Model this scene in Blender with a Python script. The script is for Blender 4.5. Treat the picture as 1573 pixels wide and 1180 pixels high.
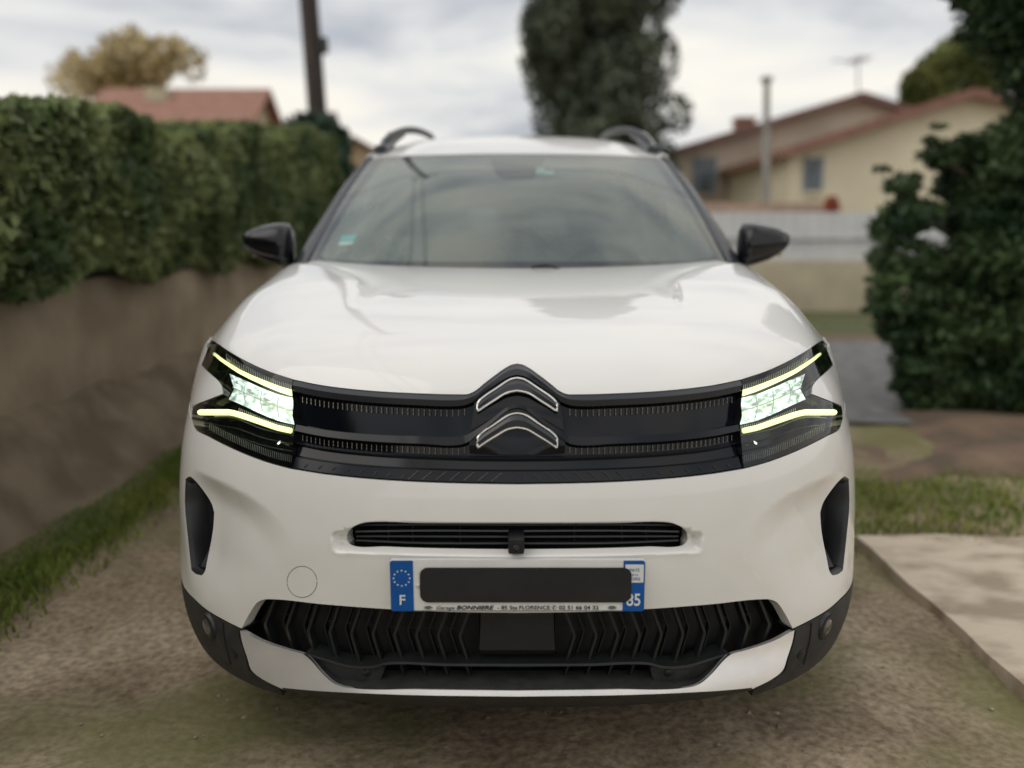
import bpy, bmesh, math, random
import numpy as np
from mathutils import Vector, Matrix
from mathutils.geometry import delaunay_2d_cdt
random.seed(7); rng = np.random.default_rng(11)
R = math.radians
for o in list(bpy.data.objects): bpy.data.objects.remove(o)
SC = bpy.context.scene
COL = SC.collection
# ------------------------------------------------------------ camera
FPX, CY, CZ, TH, PX0 = 1280.0, -1.62, 1.20, R(10), 794.5
cam_d = bpy.data.cameras.new('camera'); cam = bpy.data.objects.new('camera', cam_d); COL.objects.link(cam)
cam.location = (0, CY, CZ); cam.rotation_euler = (R(90)-TH, 0, 0)
cam_d.sensor_width = 36; cam_d.lens = 36*FPX/1573; cam_d.shift_x = -8/1573
cam_d.clip_start = 0.05; cam_d.clip_end = 2000
cam_d.dof.use_dof = True; cam_d.dof.focus_distance = 1.89; cam_d.dof.aperture_fstop = 1.08
SC.camera = cam
# ------------------------------------------------------------ world, sun, exposure
w = bpy.data.worlds.new('World'); SC.world = w; w.use_nodes = True
nt = w.node_tree; N = nt.nodes; L = nt.links
for n in list(N): N.remove(n)
wo = N.new('ShaderNodeOutputWorld'); bg = N.new('ShaderNodeBackground'); bg.inputs[1].default_value = 0.1
sky = N.new('ShaderNodeTexSky'); sky.sky_type = 'NISHITA'; sky.sun_disc = False
SUN_EL, SUN_AZ = R(48), R(-118)
sky.sun_elevation = SUN_EL; sky.sun_rotation = SUN_AZ; sky.air_density = 1.5; sky.dust_density = 3
tc = N.new('ShaderNodeTexCoord'); mp = N.new('ShaderNodeMapping'); mp.inputs['Scale'].default_value = (1, 1, 3.6)
mp.inputs['Location'].default_value = (0.35, 0.2, 0.1)
nz = N.new('ShaderNodeTexNoise'); nz.inputs['Scale'].default_value = 2.6; nz.inputs['Detail'].default_value = 6; nz.inputs['Roughness'].default_value = .52
nz.inputs['Distortion'].default_value = .35
cr = N.new('ShaderNodeValToRGB')
e = cr.color_ramp.elements
e[0].position = .36; e[0].color = (4.5, 4.75, 5.2, 1)
e[1].position = .62; e[1].color = (9.2, 8.8, 8.0, 1)
m_ = cr.color_ramp.elements.new(.49); m_.color = (7.3, 7.3, 7.25, 1)
sep = N.new('ShaderNodeSeparateXYZ')
mr = N.new('ShaderNodeMapRange'); mr.inputs['From Min'].default_value = .15; mr.inputs['From Max'].default_value = 1; mr.inputs['To Min'].default_value = 1.0; mr.inputs['To Max'].default_value = 1.22
mul = N.new('ShaderNodeVectorMath'); mul.operation = 'SCALE'
mix = N.new('ShaderNodeMix'); mix.data_type = 'RGBA'; mix.inputs[0].default_value = .93
L.new(tc.outputs['Generated'], mp.inputs[0]); L.new(mp.outputs[0], nz.inputs['Vector']); L.new(nz.outputs[0], cr.inputs[0])
L.new(tc.outputs['Generated'], sep.inputs[0]); L.new(sep.outputs['Z'], mr.inputs['Value'])
L.new(cr.outputs[0], mul.inputs[0]); L.new(mr.outputs[0], mul.inputs['Scale'])
L.new(sky.outputs[0], mix.inputs[6]); L.new(mul.outputs[0], mix.inputs[7]); L.new(mix.outputs[2], bg.inputs[0]); L.new(bg.outputs[0], wo.inputs[0])
sd = bpy.data.lights.new('sun', 'SUN'); so = bpy.data.objects.new('sun', sd); COL.objects.link(so)
sd.energy = 0.6; sd.angle = R(50); sd.color = (1, .95, .88)
so.rotation_euler = (R(90)-SUN_EL, 0, R(180)-SUN_AZ+R(0))
SC.view_settings.view_transform = 'Standard'; SC.view_settings.look = 'None'; SC.view_settings.exposure = 0.17; SC.view_settings.gamma = 1
SC.render.engine = 'CYCLES'
# ------------------------------------------------------------ pixel helpers (photo pixels 1573 x 1180)
cT, sT = math.cos(TH), math.sin(TH)
def proj(p):
    p = np.asarray(p, float); x = p[..., 0]; y = p[..., 1]-CY; z = p[..., 2]-CZ
    d = y*cT-z*sT; v = y*sT+z*cT
    return np.stack([FPX*x/d, 590-FPX*v/d], -1)          # (dx from the car's centre line, row)
def at(dx, row, Y):                                        # point of the pixel ray on the plane y = Y
    k = (590-row)/FPX; y = Y-CY
    h = y*(k*cT-sT)/(cT+k*sT)                              # z - CZ
    d = y*cT-h*sT
    return np.array([dx*d/FPX, Y, CZ+h])
def pt(px, row, Y): return at(px-PX0, row, Y)
def gr(px, row, z=0.0):                                    # ground point
    k = (590-row)/FPX; h = z-CZ
    y = h*(cT+k*sT)/(k*cT-sT); d = y*cT-h*sT
    return np.array([(px-PX0)*d/FPX, y+CY, z])
# ------------------------------------------------------------ object helpers
def tag(o, label=None, cat=None, group=None, kind=None):
    if label: o['label'] = label
    if cat: o['category'] = cat
    if group: o['group'] = group
    if kind: o['kind'] = kind
    return o
def empty(name, loc, label, cat, group=None):
    o = bpy.data.objects.new(name, None); COL.objects.link(o); o.location = loc; o.empty_display_size = .2
    return tag(o, label, cat, group)
def link(name, me, mat=None, parent=None):
    o = bpy.data.objects.new(name, me); COL.objects.link(o)
    if mat is not None:
        for m in (mat if isinstance(mat, (list, tuple)) else [mat]): me.materials.append(m)
    if parent is not None:
        o.parent = parent; o.matrix_parent_inverse = Matrix.Translation(-world_loc(parent))
    return o
def world_loc(o): return Vector(o.location)               # every parent's own inverse cancels its parent
class MB:
    def __init__(s): s.v = []; s.f = []; s.m = []; s.n = 0
    def add(s, v, f, mi=0):
        v = np.asarray(v, float).reshape(-1, 3)
        s.v.append(v); s.f += [tuple(int(i)+s.n for i in q) for q in f]; s.m += [mi]*len(f); s.n += len(v); return s
    def box(s, c, d, rz=0, mi=0, rx=0, bev=0):
        bm = bmesh.new(); bmesh.ops.create_cube(bm, size=1)
        bmesh.ops.scale(bm, vec=d, verts=bm.verts)
        if bev: bmesh.ops.bevel(bm, geom=bm.edges[:], offset=bev, segments=2, affect='EDGES', profile=.7)
        M = Matrix.Translation(Vector(c)) @ Matrix.Rotation(rz, 4, 'Z') @ Matrix.Rotation(rx, 4, 'X')
        bm.transform(M); bm.verts.ensure_lookup_table()
        s.add([v.co[:] for v in bm.verts], [[v.index for v in f.verts] for f in bm.faces], mi); bm.free(); return s
    def tube(s, path, r, n=8, closed=False, mi=0, flat=1.0):
        P = np.asarray(path, float); k = len(P); r = np.broadcast_to(np.asarray(r, float), (k,))
        if closed: T = np.roll(P, -1, 0)-np.roll(P, 1, 0)
        else: T = np.gradient(P, axis=0)
        T /= np.linalg.norm(T, axis=1)[:, None]+1e-12
        up = np.array([0, 0, 1.]) if abs(T[:, 2]).mean() < .8 else np.array([0, 1., 0])
        A = np.cross(T, up); A /= np.linalg.norm(A, axis=1)[:, None]+1e-12; B = np.cross(A, T)
        th = np.arange(n)*2*math.pi/n
        V = P[:, None]+r[:, None, None]*(np.cos(th)[None, :, None]*A[:, None]*flat+np.sin(th)[None, :, None]*B[:, None])
        F = []
        for i in range(k if closed else k-1):
            j = (i+1) % k
            for a in range(n):
                b = (a+1) % n; F.append((i*n+a, i*n+b, j*n+b, j*n+a))
        if not closed: F.append(tuple(range(n))[::-1]); F.append(tuple((k-1)*n+a for a in range(n)))
        return s.add(V, F, mi)
    def grid(s, G, mi=0, flip=False, wrap=False):
        G = np.asarray(G, float); a, b = G.shape[:2]; F = []
        for i in range(a-1):
            for j in range(b if wrap else b-1):
                j2 = (j+1) % b
                q = (i*b+j, i*b+j2, (i+1)*b+j2, (i+1)*b+j); F.append(q[::-1] if flip else q)
        return s.add(G.reshape(-1, 3), F, mi)
    def prism(s, poly, d, mi=0):                            # closed polygon of 3D points extruded by vector d
        P = np.asarray(poly, float); k = len(P); V = np.vstack([P, P+np.asarray(d)])
        F = [tuple(range(k))[::-1], tuple(range(k, 2*k))]+[(i, (i+1) % k, (i+1) % k+k, i+k) for i in range(k)]
        return s.add(V, F, mi)
    def build(s, name, mat=None, parent=None, smooth=True, angle=35):
        me = bpy.data.meshes.new(name)
        me.from_pydata(np.vstack(s.v).tolist() if s.v else [], [], s.f); me.update()
        o = link(name, me, mat, parent)
        if max(s.m or [0]) > 0: me.polygons.foreach_set('material_index', s.m)
        if smooth:
            me.shade_smooth(); me.set_sharp_from_angle(angle=R(angle))
        return o
def leaf_mesh(name, C, size, mat, parent=None, aspect=1.6, droop=0.0, updir=None):
    C = np.asarray(C); n = len(C); sz = size*(0.6+.8*rng.random(n))
    a = rng.normal(size=(n, 3)); a[:, 2] -= droop; a /= np.linalg.norm(a, axis=1)[:, None]
    b = rng.normal(size=(n, 3)); b -= (a*b).sum(1)[:, None]*a; b /= np.linalg.norm(b, axis=1)[:, None]
    l = a*sz[:, None]*aspect*.5; wv = b*sz[:, None]*.5; nrm = np.cross(a, b)*sz[:, None]*.18
    V = np.stack([C-l, C+wv+nrm, C+l, C-wv+nrm], 1).reshape(-1, 3)
    me = bpy.data.meshes.new(name); me.vertices.add(4*n); me.vertices.foreach_set('co', V.ravel())
    me.loops.add(4*n); me.loops.foreach_set('vertex_index', np.arange(4*n)); me.polygons.add(n)
    me.polygons.foreach_set('loop_start', np.arange(n)*4); me.polygons.foreach_set('loop_total', np.full(n, 4)); me.update(calc_edges=True)
    return link(name, me, mat, parent)
# ------------------------------------------------------------ materials
def mat(name, col, rough=.5, metal=0, coat=0, var=0, vscale=5, bump=0, bscale=60, col2=None, emit=None, estr=0, spec=.5, detail=4, stretch=None, coatr=.03, ramp=(.38, .62)):
    m = bpy.data.materials.new(name); m.use_nodes = True; n = m.node_tree.nodes; l = m.node_tree.links
    p = n['Principled BSDF']; p.inputs['Base Color'].default_value = (*col, 1); p.inputs['Roughness'].default_value = rough
    p.inputs['Metallic'].default_value = metal; p.inputs['Coat Weight'].default_value = coat; p.inputs['Coat Roughness'].default_value = coatr
    p.inputs['Specular IOR Level'].default_value = spec
    if emit: p.inputs['Emission Color'].default_value = (*emit, 1); p.inputs['Emission Strength'].default_value = estr
    t = n.new('ShaderNodeTexCoord'); src = t.outputs['Object']
    if stretch:
        mp = n.new('ShaderNodeMapping'); mp.inputs['Scale'].default_value = stretch; l.new(src, mp.inputs[0]); src = mp.outputs[0]
    if var or col2:
        nz = n.new('ShaderNodeTexNoise'); nz.inputs['Scale'].default_value = vscale; nz.inputs['Detail'].default_value = detail; l.new(src, nz.inputs['Vector'])
        c = n.new('ShaderNodeValToRGB'); c2 = col2 if col2 else tuple(min(1, x*(1+var)) for x in col); c1 = col if col2 else tuple(x*(1-var) for x in col)
        c.color_ramp.elements[0].position = ramp[0]; c.color_ramp.elements[0].color = (*c1, 1); c.color_ramp.elements[1].position = ramp[1]; c.color_ramp.elements[1].color = (*c2, 1)
        l.new(nz.outputs[0], c.inputs[0]); l.new(c.outputs[0], p.inputs['Base Color'])
    if bump:
        nb = n.new('ShaderNodeTexNoise'); nb.inputs['Scale'].default_value = bscale; nb.inputs['Detail'].default_value = 3; l.new(src, nb.inputs['Vector'])
        b = n.new('ShaderNodeBump'); b.inputs['Strength'].default_value = bump; b.inputs['Distance'].default_value = .01; l.new(nb.outputs[0], b.inputs['Height']); l.new(b.outputs[0], p.inputs['Normal'])
    return m
def leafmat(name, c1, c2, sc=2.5, trans=.25):
    m = mat(name, c1, rough=.55, col2=c2, vscale=sc, detail=3, spec=.3)
    n = m.node_tree.nodes; l = m.node_tree.links; p = n['Principled BSDF']
    g = n.new('ShaderNodeNewGeometry'); hs = n.new('ShaderNodeHueSaturation'); mr = n.new('ShaderNodeMapRange')
    mr.inputs['To Min'].default_value = .55; mr.inputs['To Max'].default_value = 1.5
    l.new(g.outputs['Random Per Island'], mr.inputs['Value']); l.new(mr.outputs[0], hs.inputs['Value'])
    src = p.inputs['Base Color'].links[0].from_socket; l.new(src, hs.inputs['Color']); l.new(hs.outputs[0], p.inputs['Base Color'])
    tr = n.new('ShaderNodeBsdfTranslucent'); l.new(hs.outputs[0], tr.inputs[0]); mx = n.new('ShaderNodeMixShader'); mx.inputs[0].default_value = trans
    o = n['Material Output']; l.new(p.outputs[0], mx.inputs[1]); l.new(tr.outputs[0], mx.inputs[2]); l.new(mx.outputs[0], o.inputs[0])
    return m
def glassmat(name, tint, ior=1.5, rough=0.0, refl=(1, 1, 1), haze=0):
    m = bpy.data.materials.new(name); m.use_nodes = True; n = m.node_tree.nodes; l = m.node_tree.links
    n.remove(n['Principled BSDF']); o = n['Material Output']
    t = n.new('ShaderNodeBsdfTransparent'); t.inputs[0].default_value = (*tint, 1)
    g = n.new('ShaderNodeBsdfGlossy'); g.inputs['Roughness'].default_value = rough; g.inputs['Color'].default_value = (*refl, 1)
    f = n.new('ShaderNodeFresnel'); f.inputs[0].default_value = ior
    mx = n.new('ShaderNodeMixShader'); l.new(f.outputs[0], mx.inputs[0]); l.new(t.outputs[0], mx.inputs[1]); l.new(g.outputs[0], mx.inputs[2]); l.new(mx.outputs[0], o.inputs[0])
    if haze:  # pale diffuse haze mixed over the glass to lighten it
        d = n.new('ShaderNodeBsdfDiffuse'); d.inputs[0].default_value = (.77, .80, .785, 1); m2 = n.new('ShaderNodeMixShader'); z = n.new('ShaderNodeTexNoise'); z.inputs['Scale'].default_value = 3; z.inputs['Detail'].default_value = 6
        t_ = n.new('ShaderNodeTexCoord'); l.new(t_.outputs['Object'], z.inputs['Vector']); k = n.new('ShaderNodeMapRange'); k.inputs['To Min'].default_value = haze*.5; k.inputs['To Max'].default_value = haze*1.6; l.new(z.outputs[0], k.inputs['Value']); l.new(k.outputs[0], m2.inputs[0])
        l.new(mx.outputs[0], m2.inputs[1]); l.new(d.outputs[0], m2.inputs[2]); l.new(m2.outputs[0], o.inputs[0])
    return m
def paintmat(name):
    m = mat(name, (.80, .79, .765), rough=.45, coat=1.0, coatr=.02)
    n = m.node_tree.nodes; l = m.node_tree.links; p = n['Principled BSDF']; t = n.new('ShaderNodeTexCoord')
    v = n.new('ShaderNodeTexVoronoi'); v.inputs['Scale'].default_value = 16; l.new(t.outputs['Object'], v.inputs['Vector'])
    nz = n.new('ShaderNodeTexNoise'); nz.inputs['Scale'].default_value = 3; l.new(t.outputs['Object'], nz.inputs['Vector'])
    # tiny dirt specks: voronoi cell centres, their size modulated by noise, more of them low down
    sx = n.new('ShaderNodeSeparateXYZ'); l.new(t.outputs['Object'], sx.inputs[0])
    zr = n.new('ShaderNodeMapRange'); zr.inputs['From Min'].default_value = .85; zr.inputs['From Max'].default_value = .3; zr.inputs['To Min'].default_value = 0; zr.inputs['To Max'].default_value = .075
    l.new(sx.outputs['Z'], zr.inputs['Value'])
    m1 = n.new('ShaderNodeMath'); m1.operation = 'MULTIPLY'; l.new(zr.outputs[0], m1.inputs[0])
    rp = n.new('ShaderNodeMapRange'); rp.inputs['From Min'].default_value = .45; rp.inputs['From Max'].default_value = .7; l.new(nz.outputs[0], rp.inputs['Value']); l.new(rp.outputs[0], m1.inputs[1])
    lt = n.new('ShaderNodeMath'); lt.operation = 'LESS_THAN'; l.new(v.outputs['Distance'], lt.inputs[0]); l.new(m1.outputs[0], lt.inputs[1])
    nz2 = n.new('ShaderNodeTexNoise'); nz2.inputs['Scale'].default_value = 9; nz2.inputs['Detail'].default_value = 8; l.new(t.outputs['Object'], nz2.inputs['Vector'])
    film_haze = n.new('ShaderNodeMix'); film_haze.data_type = 'RGBA'; film_haze.inputs[6].default_value = (.82, .81, .79, 1); film_haze.inputs[7].default_value = (.70, .67, .61, 1)
    fm = n.new('ShaderNodeMath'); fm.operation = 'MULTIPLY'; zr2 = n.new('ShaderNodeMapRange'); zr2.inputs['From Min'].default_value = 1.0; zr2.inputs['From Max'].default_value = .3; zr2.inputs['To Min'].default_value = .1
    l.new(sx.outputs['Z'], zr2.inputs['Value']); l.new(zr2.outputs[0], fm.inputs[0]); l.new(nz2.outputs[0], fm.inputs[1]); l.new(fm.outputs[0], film_haze.inputs[0])
    mx = n.new('ShaderNodeMix'); mx.data_type = 'RGBA'; mx.inputs[7].default_value = (.12, .09, .06, 1)
    l.new(lt.outputs[0], mx.inputs[0]); l.new(film_haze.outputs[2], mx.inputs[6]); l.new(mx.outputs[2], p.inputs['Base Color'])
    # faint orange peel in the clear coat
    nb = n.new('ShaderNodeTexNoise'); nb.inputs['Scale'].default_value = 5; l.new(t.outputs['Object'], nb.inputs['Vector'])
    b = n.new('ShaderNodeBump'); b.inputs['Strength'].default_value = .04; b.inputs['Distance'].default_value = .01; l.new(nb.outputs[0], b.inputs['Height']); l.new(b.outputs[0], p.inputs['Coat Normal'])
    return m
M = dict(
 paint=paintmat('white_paint'),
 gloss=mat('gloss_black', (.005, .005, .007), rough=.10, spec=.5, var=.3),
 bay=mat('bay_black', (.003, .004, .008), rough=.10, spec=.35, var=.3),
 satin=mat('satin_black', (.016, .017, .019), rough=.38, var=.2, vscale=20),
 trim=mat('grey_black_trim', (.022, .025, .032), rough=.22, spec=.6, var=.1),
 plastic=mat('textured_dark_plastic', (.028, .028, .028), rough=.62, var=.25, vscale=30, bump=.15, bscale=400),
 rib=mat('rib_plastic', (.010, .012, .012), rough=.5, var=.2, vscale=20),
 dark=mat('recess_black', (.008, .008, .009), rough=.6, var=.2, vscale=20),
 chrome=mat('chrome', (.68, .66, .62), rough=.12, metal=1, var=.03),
 pin=mat('pin_chrome', (.22, .19, .15), rough=.4, metal=1, var=.1, vscale=30),
 silver=mat('satin_silver', (.88, .87, .86), rough=.28, metal=.7, coat=.2, var=.04, vscale=12),
 rubber=mat('tyre_rubber', (.02, .02, .021), rough=.8, var=.2, vscale=30),
 alloy=mat('alloy', (.5, .5, .5), rough=.3, metal=1, var=.05),
 glass=glassmat('windscreen_glass', (.84, .92, .88), 1.9, refl=(.98, 1, .99), haze=.012),
 film_haze=glassmat('cabin_glow_haze', (.88, .94, .91), 1.02, haze=.30),  # pale haze painted in for the missing cabin glow
 privacy=glassmat('privacy_glass', (.13, .15, .145), 1.5),
 sglass=glassmat('side_glass', (.86, .90, .88), 1.5),
 lens=glassmat('lamp_lens', (.93, .95, .95), 1.45),
 frit=mat('frit_band', (.02, .021, .025), rough=.3, coat=0, var=.05),
 seat=mat('grey_seat_cloth', (.42, .43, .42), rough=.9, var=.15, vscale=25, bump=.2, bscale=200),
 dash=mat('dashboard_plastic', (.42, .44, .43), rough=.7, var=.15, vscale=15),
 liner=mat('pale_headliner', (.78, .79, .76), rough=.95, var=.05),
)
# ------------------------------------------------------------ smooth surfaces
class Spl:                                                   # natural cubic cardinal splines on given knots
    def __init__(s, t):
        s.t = np.asarray(t, float); n = len(t); h = np.diff(s.t); A = np.eye(n); B = np.zeros((n, n))
        for i in range(1, n-1):
            A[i, i-1] = h[i-1]; A[i, i] = 2*(h[i-1]+h[i]); A[i, i+1] = h[i]
            B[i, i-1] += 6/h[i-1]; B[i, i] -= 6/h[i-1]+6/h[i]; B[i, i+1] += 6/h[i]
        s.M = np.linalg.solve(A, B)
    def basis(s, x):
        x = np.asarray(x, float); n = len(s.t); i = np.clip(np.searchsorted(s.t, x)-1, 0, n-2); h = s.t[i+1]-s.t[i]
        a = (s.t[i+1]-x)/h; b = 1-a; W = np.zeros((len(x), n)); k = np.arange(len(x)); W[k, i] += a; W[k, i+1] += b
        return W+((a**3-a)*h*h/6)[:, None]*s.M[i]+((b**3-b)*h*h/6)[:, None]*s.M[i+1]
class Surf:
    def __init__(s, net, tu, tv, field=None):                # net[j(v)][i(u)]
        s.P = np.asarray(net, float); s.su = Spl(tu); s.sv = Spl(tv); s.field = field; s.flipn = 1
    def raw(s, uv):
        uv = np.asarray(uv, float).reshape(-1, 2)
        return np.einsum('nj,ni,jik->nk', s.sv.basis(uv[:, 1]), s.su.basis(uv[:, 0]), s.P, optimize=True)
    def rawn(s, uv, e=2e-3):
        uv = np.asarray(uv, float).reshape(-1, 2)
        du = s.raw(uv+[e, 0])-s.raw(uv-[e, 0]); dv = s.raw(uv+[0, e])-s.raw(uv-[0, e])
        n = np.cross(du, dv)*s.flipn; return n/(np.linalg.norm(n, axis=1)[:, None]+1e-12)
    def pos(s, uv):
        p = s.raw(uv)
        if s.field is not None: p = p+s.rawn(uv)*s.field(uv, p)[:, None]
        return p
    def nrm(s, uv, e=1.5e-3):
        if s.field is None: return s.rawn(uv)
        du = s.pos(uv+np.array([e, 0]))-s.pos(uv-np.array([e, 0])); dv = s.pos(uv+np.array([0, e]))-s.pos(uv-np.array([0, e]))
        n = np.cross(du, dv)*s.flipn; return n/(np.linalg.norm(n, axis=1)[:, None]+1e-12)
    def prep(s, umax, vr, k=140):
        U, V = np.meshgrid(np.linspace(0, umax, k), np.linspace(vr[0], vr[1], k)); s.g = np.stack([U.ravel(), V.ravel()], 1)
        p = s.raw(s.g); n = s.rawn(s.g); vis = ((np.array([0, CY, CZ])-p)*n).sum(1) > 0; s.g = s.g[vis]; s.gp = proj(p[vis]); s.lim = (umax, vr)
    def uv(s, pts):                                          # (dx,row) list, dx may be negative -> uv
        pts = np.asarray(pts, float).reshape(-1, 2); sg = np.where(pts[:, 0] < 0, -1, 1); q = np.abs(pts[:, 0]); T = np.stack([q, pts[:, 1]], 1)
        i = np.argmin(((T[:, None]-s.gp[None])**2).sum(2), 1); x = s.g[i].copy()
        for _ in range(8):
            e = 1e-3; f0 = proj(s.raw(x)); fu = (proj(s.raw(x+[e, 0]))-f0)/e; fv = (proj(s.raw(x+[0, e]))-f0)/e
            r = T-f0; det = fu[:, 0]*fv[:, 1]-fv[:, 0]*fu[:, 1]; det = np.where(abs(det) < 1e3, 1e9, det)
            st = np.stack([(r[:, 0]*fv[:, 1]-r[:, 1]*fv[:, 0])/det, (fu[:, 0]*r[:, 1]-fu[:, 1]*r[:, 0])/det], 1)
            x = x+np.clip(st, -.03, .03); x[:, 0] = np.clip(x[:, 0], 0, s.lim[0]); x[:, 1] = np.clip(x[:, 1], *s.lim[1])
        x[:, 0] *= sg; return x
def resample(P, step=None, n=None, smooth=True, closed=False):
    P = np.asarray(P, float)
    if closed: P = np.vstack([P, P[:1]])
    d = np.r_[0, np.cumsum(np.linalg.norm(np.diff(P, axis=0), axis=1))]
    if n is None: n = max(2, int(d[-1]/step)+1)
    t = np.linspace(0, d[-1], n)
    if smooth and len(P) > 2:                                # monotone-ish Catmull-Rom
        m = np.zeros_like(P); s_ = np.diff(P, axis=0)/np.diff(d)[:, None]
        m[1:-1] = (s_[1:]+s_[:-1])/2; m[0] = s_[0]; m[-1] = s_[-1]
        i = np.clip(np.searchsorted(d, t, side='right')-1, 0, len(P)-2); h = (d[i+1]-d[i])[:, None]; x = ((t-d[i])/h[:, 0])[:, None]
        Q = (2*x**3-3*x*x+1)*P[i]+(x**3-2*x*x+x)*h*m[i]+(3*x*x-2*x**3)*P[i+1]+(x**3-x*x)*h*m[i+1]
    else: Q = np.stack([np.interp(t, d, P[:, k]) for k in range(P.shape[1])], 1)
    return Q[:-1] if closed else Q
def segs(*parts, step=4.0):                                  # outline from several curves: corners where they meet
    out = []
    for p in parts:
        q = resample(p, step=step) if len(p) > 1 else np.asarray(p, float)
        if out and np.linalg.norm(out[-1][-1]-q[0]) < 1e-6: q = q[1:]
        out.append(q)
    q = np.vstack(out)
    if np.linalg.norm(q[0]-q[-1]) < 1e-6: q = q[:-1]
    return q
def inpoly(pts, poly):
    x, y = pts[:, 0], pts[:, 1]; ins = np.zeros(len(pts), bool); a = poly; b = np.roll(poly, -1, 0)
    for (x0, y0), (x1, y1) in zip(a, b):
        if y0 == y1: continue
        c = ((y0 > y) != (y1 > y)) & (x < (x1-x0)*(y-y0)/(y1-y0)+x0); ins ^= c
    return ins
def pdist(p, line):                                          # distance from points to a polyline (any dimension)
    best = np.full(len(p), 1e9)
    for a, b in zip(line[:-1], line[1:]):
        ab = b-a; t = np.clip(((p-a)@ab)/(ab@ab+1e-12), 0, 1); best = np.minimum(best, np.linalg.norm(p-a-t[:, None]*ab, axis=1))
    return best
def ss(x): x = np.clip(x, 0, 1); return x*x*(3-2*x)
def panel(name, S, outer, holes=(), m=None, parent=None, off=0.0, du=.012, dv=.012, wall=.02, mirror=False, curve=0, creases=(), fine=()):
    """trimmed piece of a smooth surface with returned edges; outer, holes in uv"""
    outer = np.asarray(outer); holes = [np.asarray(h) for h in holes]
    loops = [outer]+holes; lo, hi = outer.min(0), outer.max(0)
    U, V = np.meshgrid(np.arange(lo[0]+du*.5, hi[0], du), np.arange(lo[1]+dv*.5, hi[1], dv)); g = np.stack([U.ravel(), V.ravel()], 1)
    for (u0, v0, u1, v1, st) in fine:
        g = g[~((g[:, 0] > u0) & (g[:, 0] < u1) & (g[:, 1] > v0) & (g[:, 1] < v1))]
        a_, b_ = np.meshgrid(np.arange(u0, u1, st)+st*.37, np.arange(v0, v1, st)+st*.37); g = np.vstack([g, np.stack([a_.ravel(), b_.ravel()], 1)])
    ok = inpoly(g, outer)
    for h in holes: ok &= ~inpoly(g, h)
    g = g[ok]
    for l_ in loops: g = g[pdist(g, np.vstack([l_, l_[:1]])) > (.0012 if len(fine) else min(du, dv)*.45)]
    cs = []
    for c_ in creases:
        c_ = np.asarray(c_); c_ = c_[inpoly(c_, outer)]
        for l_ in loops: c_ = c_[pdist(c_, np.vstack([l_, l_[:1]])) > .003]
        if len(c_): cs.append(c_); g = g[pdist(g, c_) > (.0012 if len(fine) else min(du, dv)*.5)]
    pts = np.vstack([outer]+holes+cs+[g]); edges = []; k = 0
    for l_ in loops:
        n = len(l_); edges += [(k+i, k+(i+1) % n) for i in range(n)]; k += n
    for c_ in cs:
        edges += [(k+i, k+i+1) for i in range(len(c_)-1) if np.linalg.norm(c_[i+1]-c_[i]) < .04]; k += len(c_)
    r = delaunay_2d_cdt([Vector(p) for p in pts], edges, [], 0, 1e-7)
    uv = np.array([tuple(v) for v in r[0]]); tri = np.array([f for f in r[2] if len(f) == 3])
    c = uv[tri].mean(1); ok = inpoly(c, outer)
    for h in holes: ok &= ~inpoly(c, h)
    tri = tri[ok]
    P = S.pos(uv); Nn = S.nrm(uv); P = P+Nn*off
    if curve:                                                # rolled edge
        db = np.full(len(uv), 1e9)
        for l_ in loops: db = np.minimum(db, pdist(uv, np.vstack([l_, l_[:1]])))
        P = P-Nn*(curve*np.clip(1-db/(curve*3), 0, 1)**2)[:, None]
    a = np.cross(P[tri[:, 1]]-P[tri[:, 0]], P[tri[:, 2]]-P[tri[:, 0]]); fl = (a*Nn[tri[:, 0]]).sum(1) < 0; tri[fl] = tri[fl][:, ::-1]
    V = [P]; Ns = [Nn]; F = tri.tolist(); base = len(P)
    if wall:
        for li, l_ in enumerate(loops):
            q = S.pos(l_); qn = S.nrm(l_); q = q+qn*off
            if curve: q = q-qn*curve
            a_ = (l_*np.roll(l_, -1, 0)[:, ::-1]*[1, -1]).sum()
            T = np.roll(q, -1, 0)-np.roll(q, 1, 0); w_ = np.cross(qn, T); w_ /= np.linalg.norm(w_, axis=1)[:, None]+1e-12
            n = len(l_); V += [q, q-qn*wall]
            F += [(base+i, base+(i+1) % n, base+n+(i+1) % n, base+n+i) for i in range(n)]; Ns += [w_, w_]; base += 2*n
    V = np.vstack(V); Ns = np.vstack(Ns)
    if mirror: V = V*[-1, 1, 1]; Ns = Ns*[-1, 1, 1]; F = [tuple(f)[::-1] for f in F]
    me = bpy.data.meshes.new(name); me.from_pydata(V.tolist(), [], F); me.update()
    # wall faces: orient normals consistently with the faces
    me.shade_smooth()
    try: me.normals_split_custom_set_from_vertices([tuple(x) for x in Ns])
    except Exception as ex: print('normals', ex)
    return link(name, me, m, parent)
def mir(P): P = np.asarray(P, float); return P*[-1, 1]
def full(P):                                                 # half line starting at dx=0 -> full line from left to right
    P = np.asarray(P, float); return np.vstack([mir(P)[::-1][:-1], P]) if abs(P[0, 0]) < 1e-6 else np.vstack([mir(P)[::-1], P])
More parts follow.
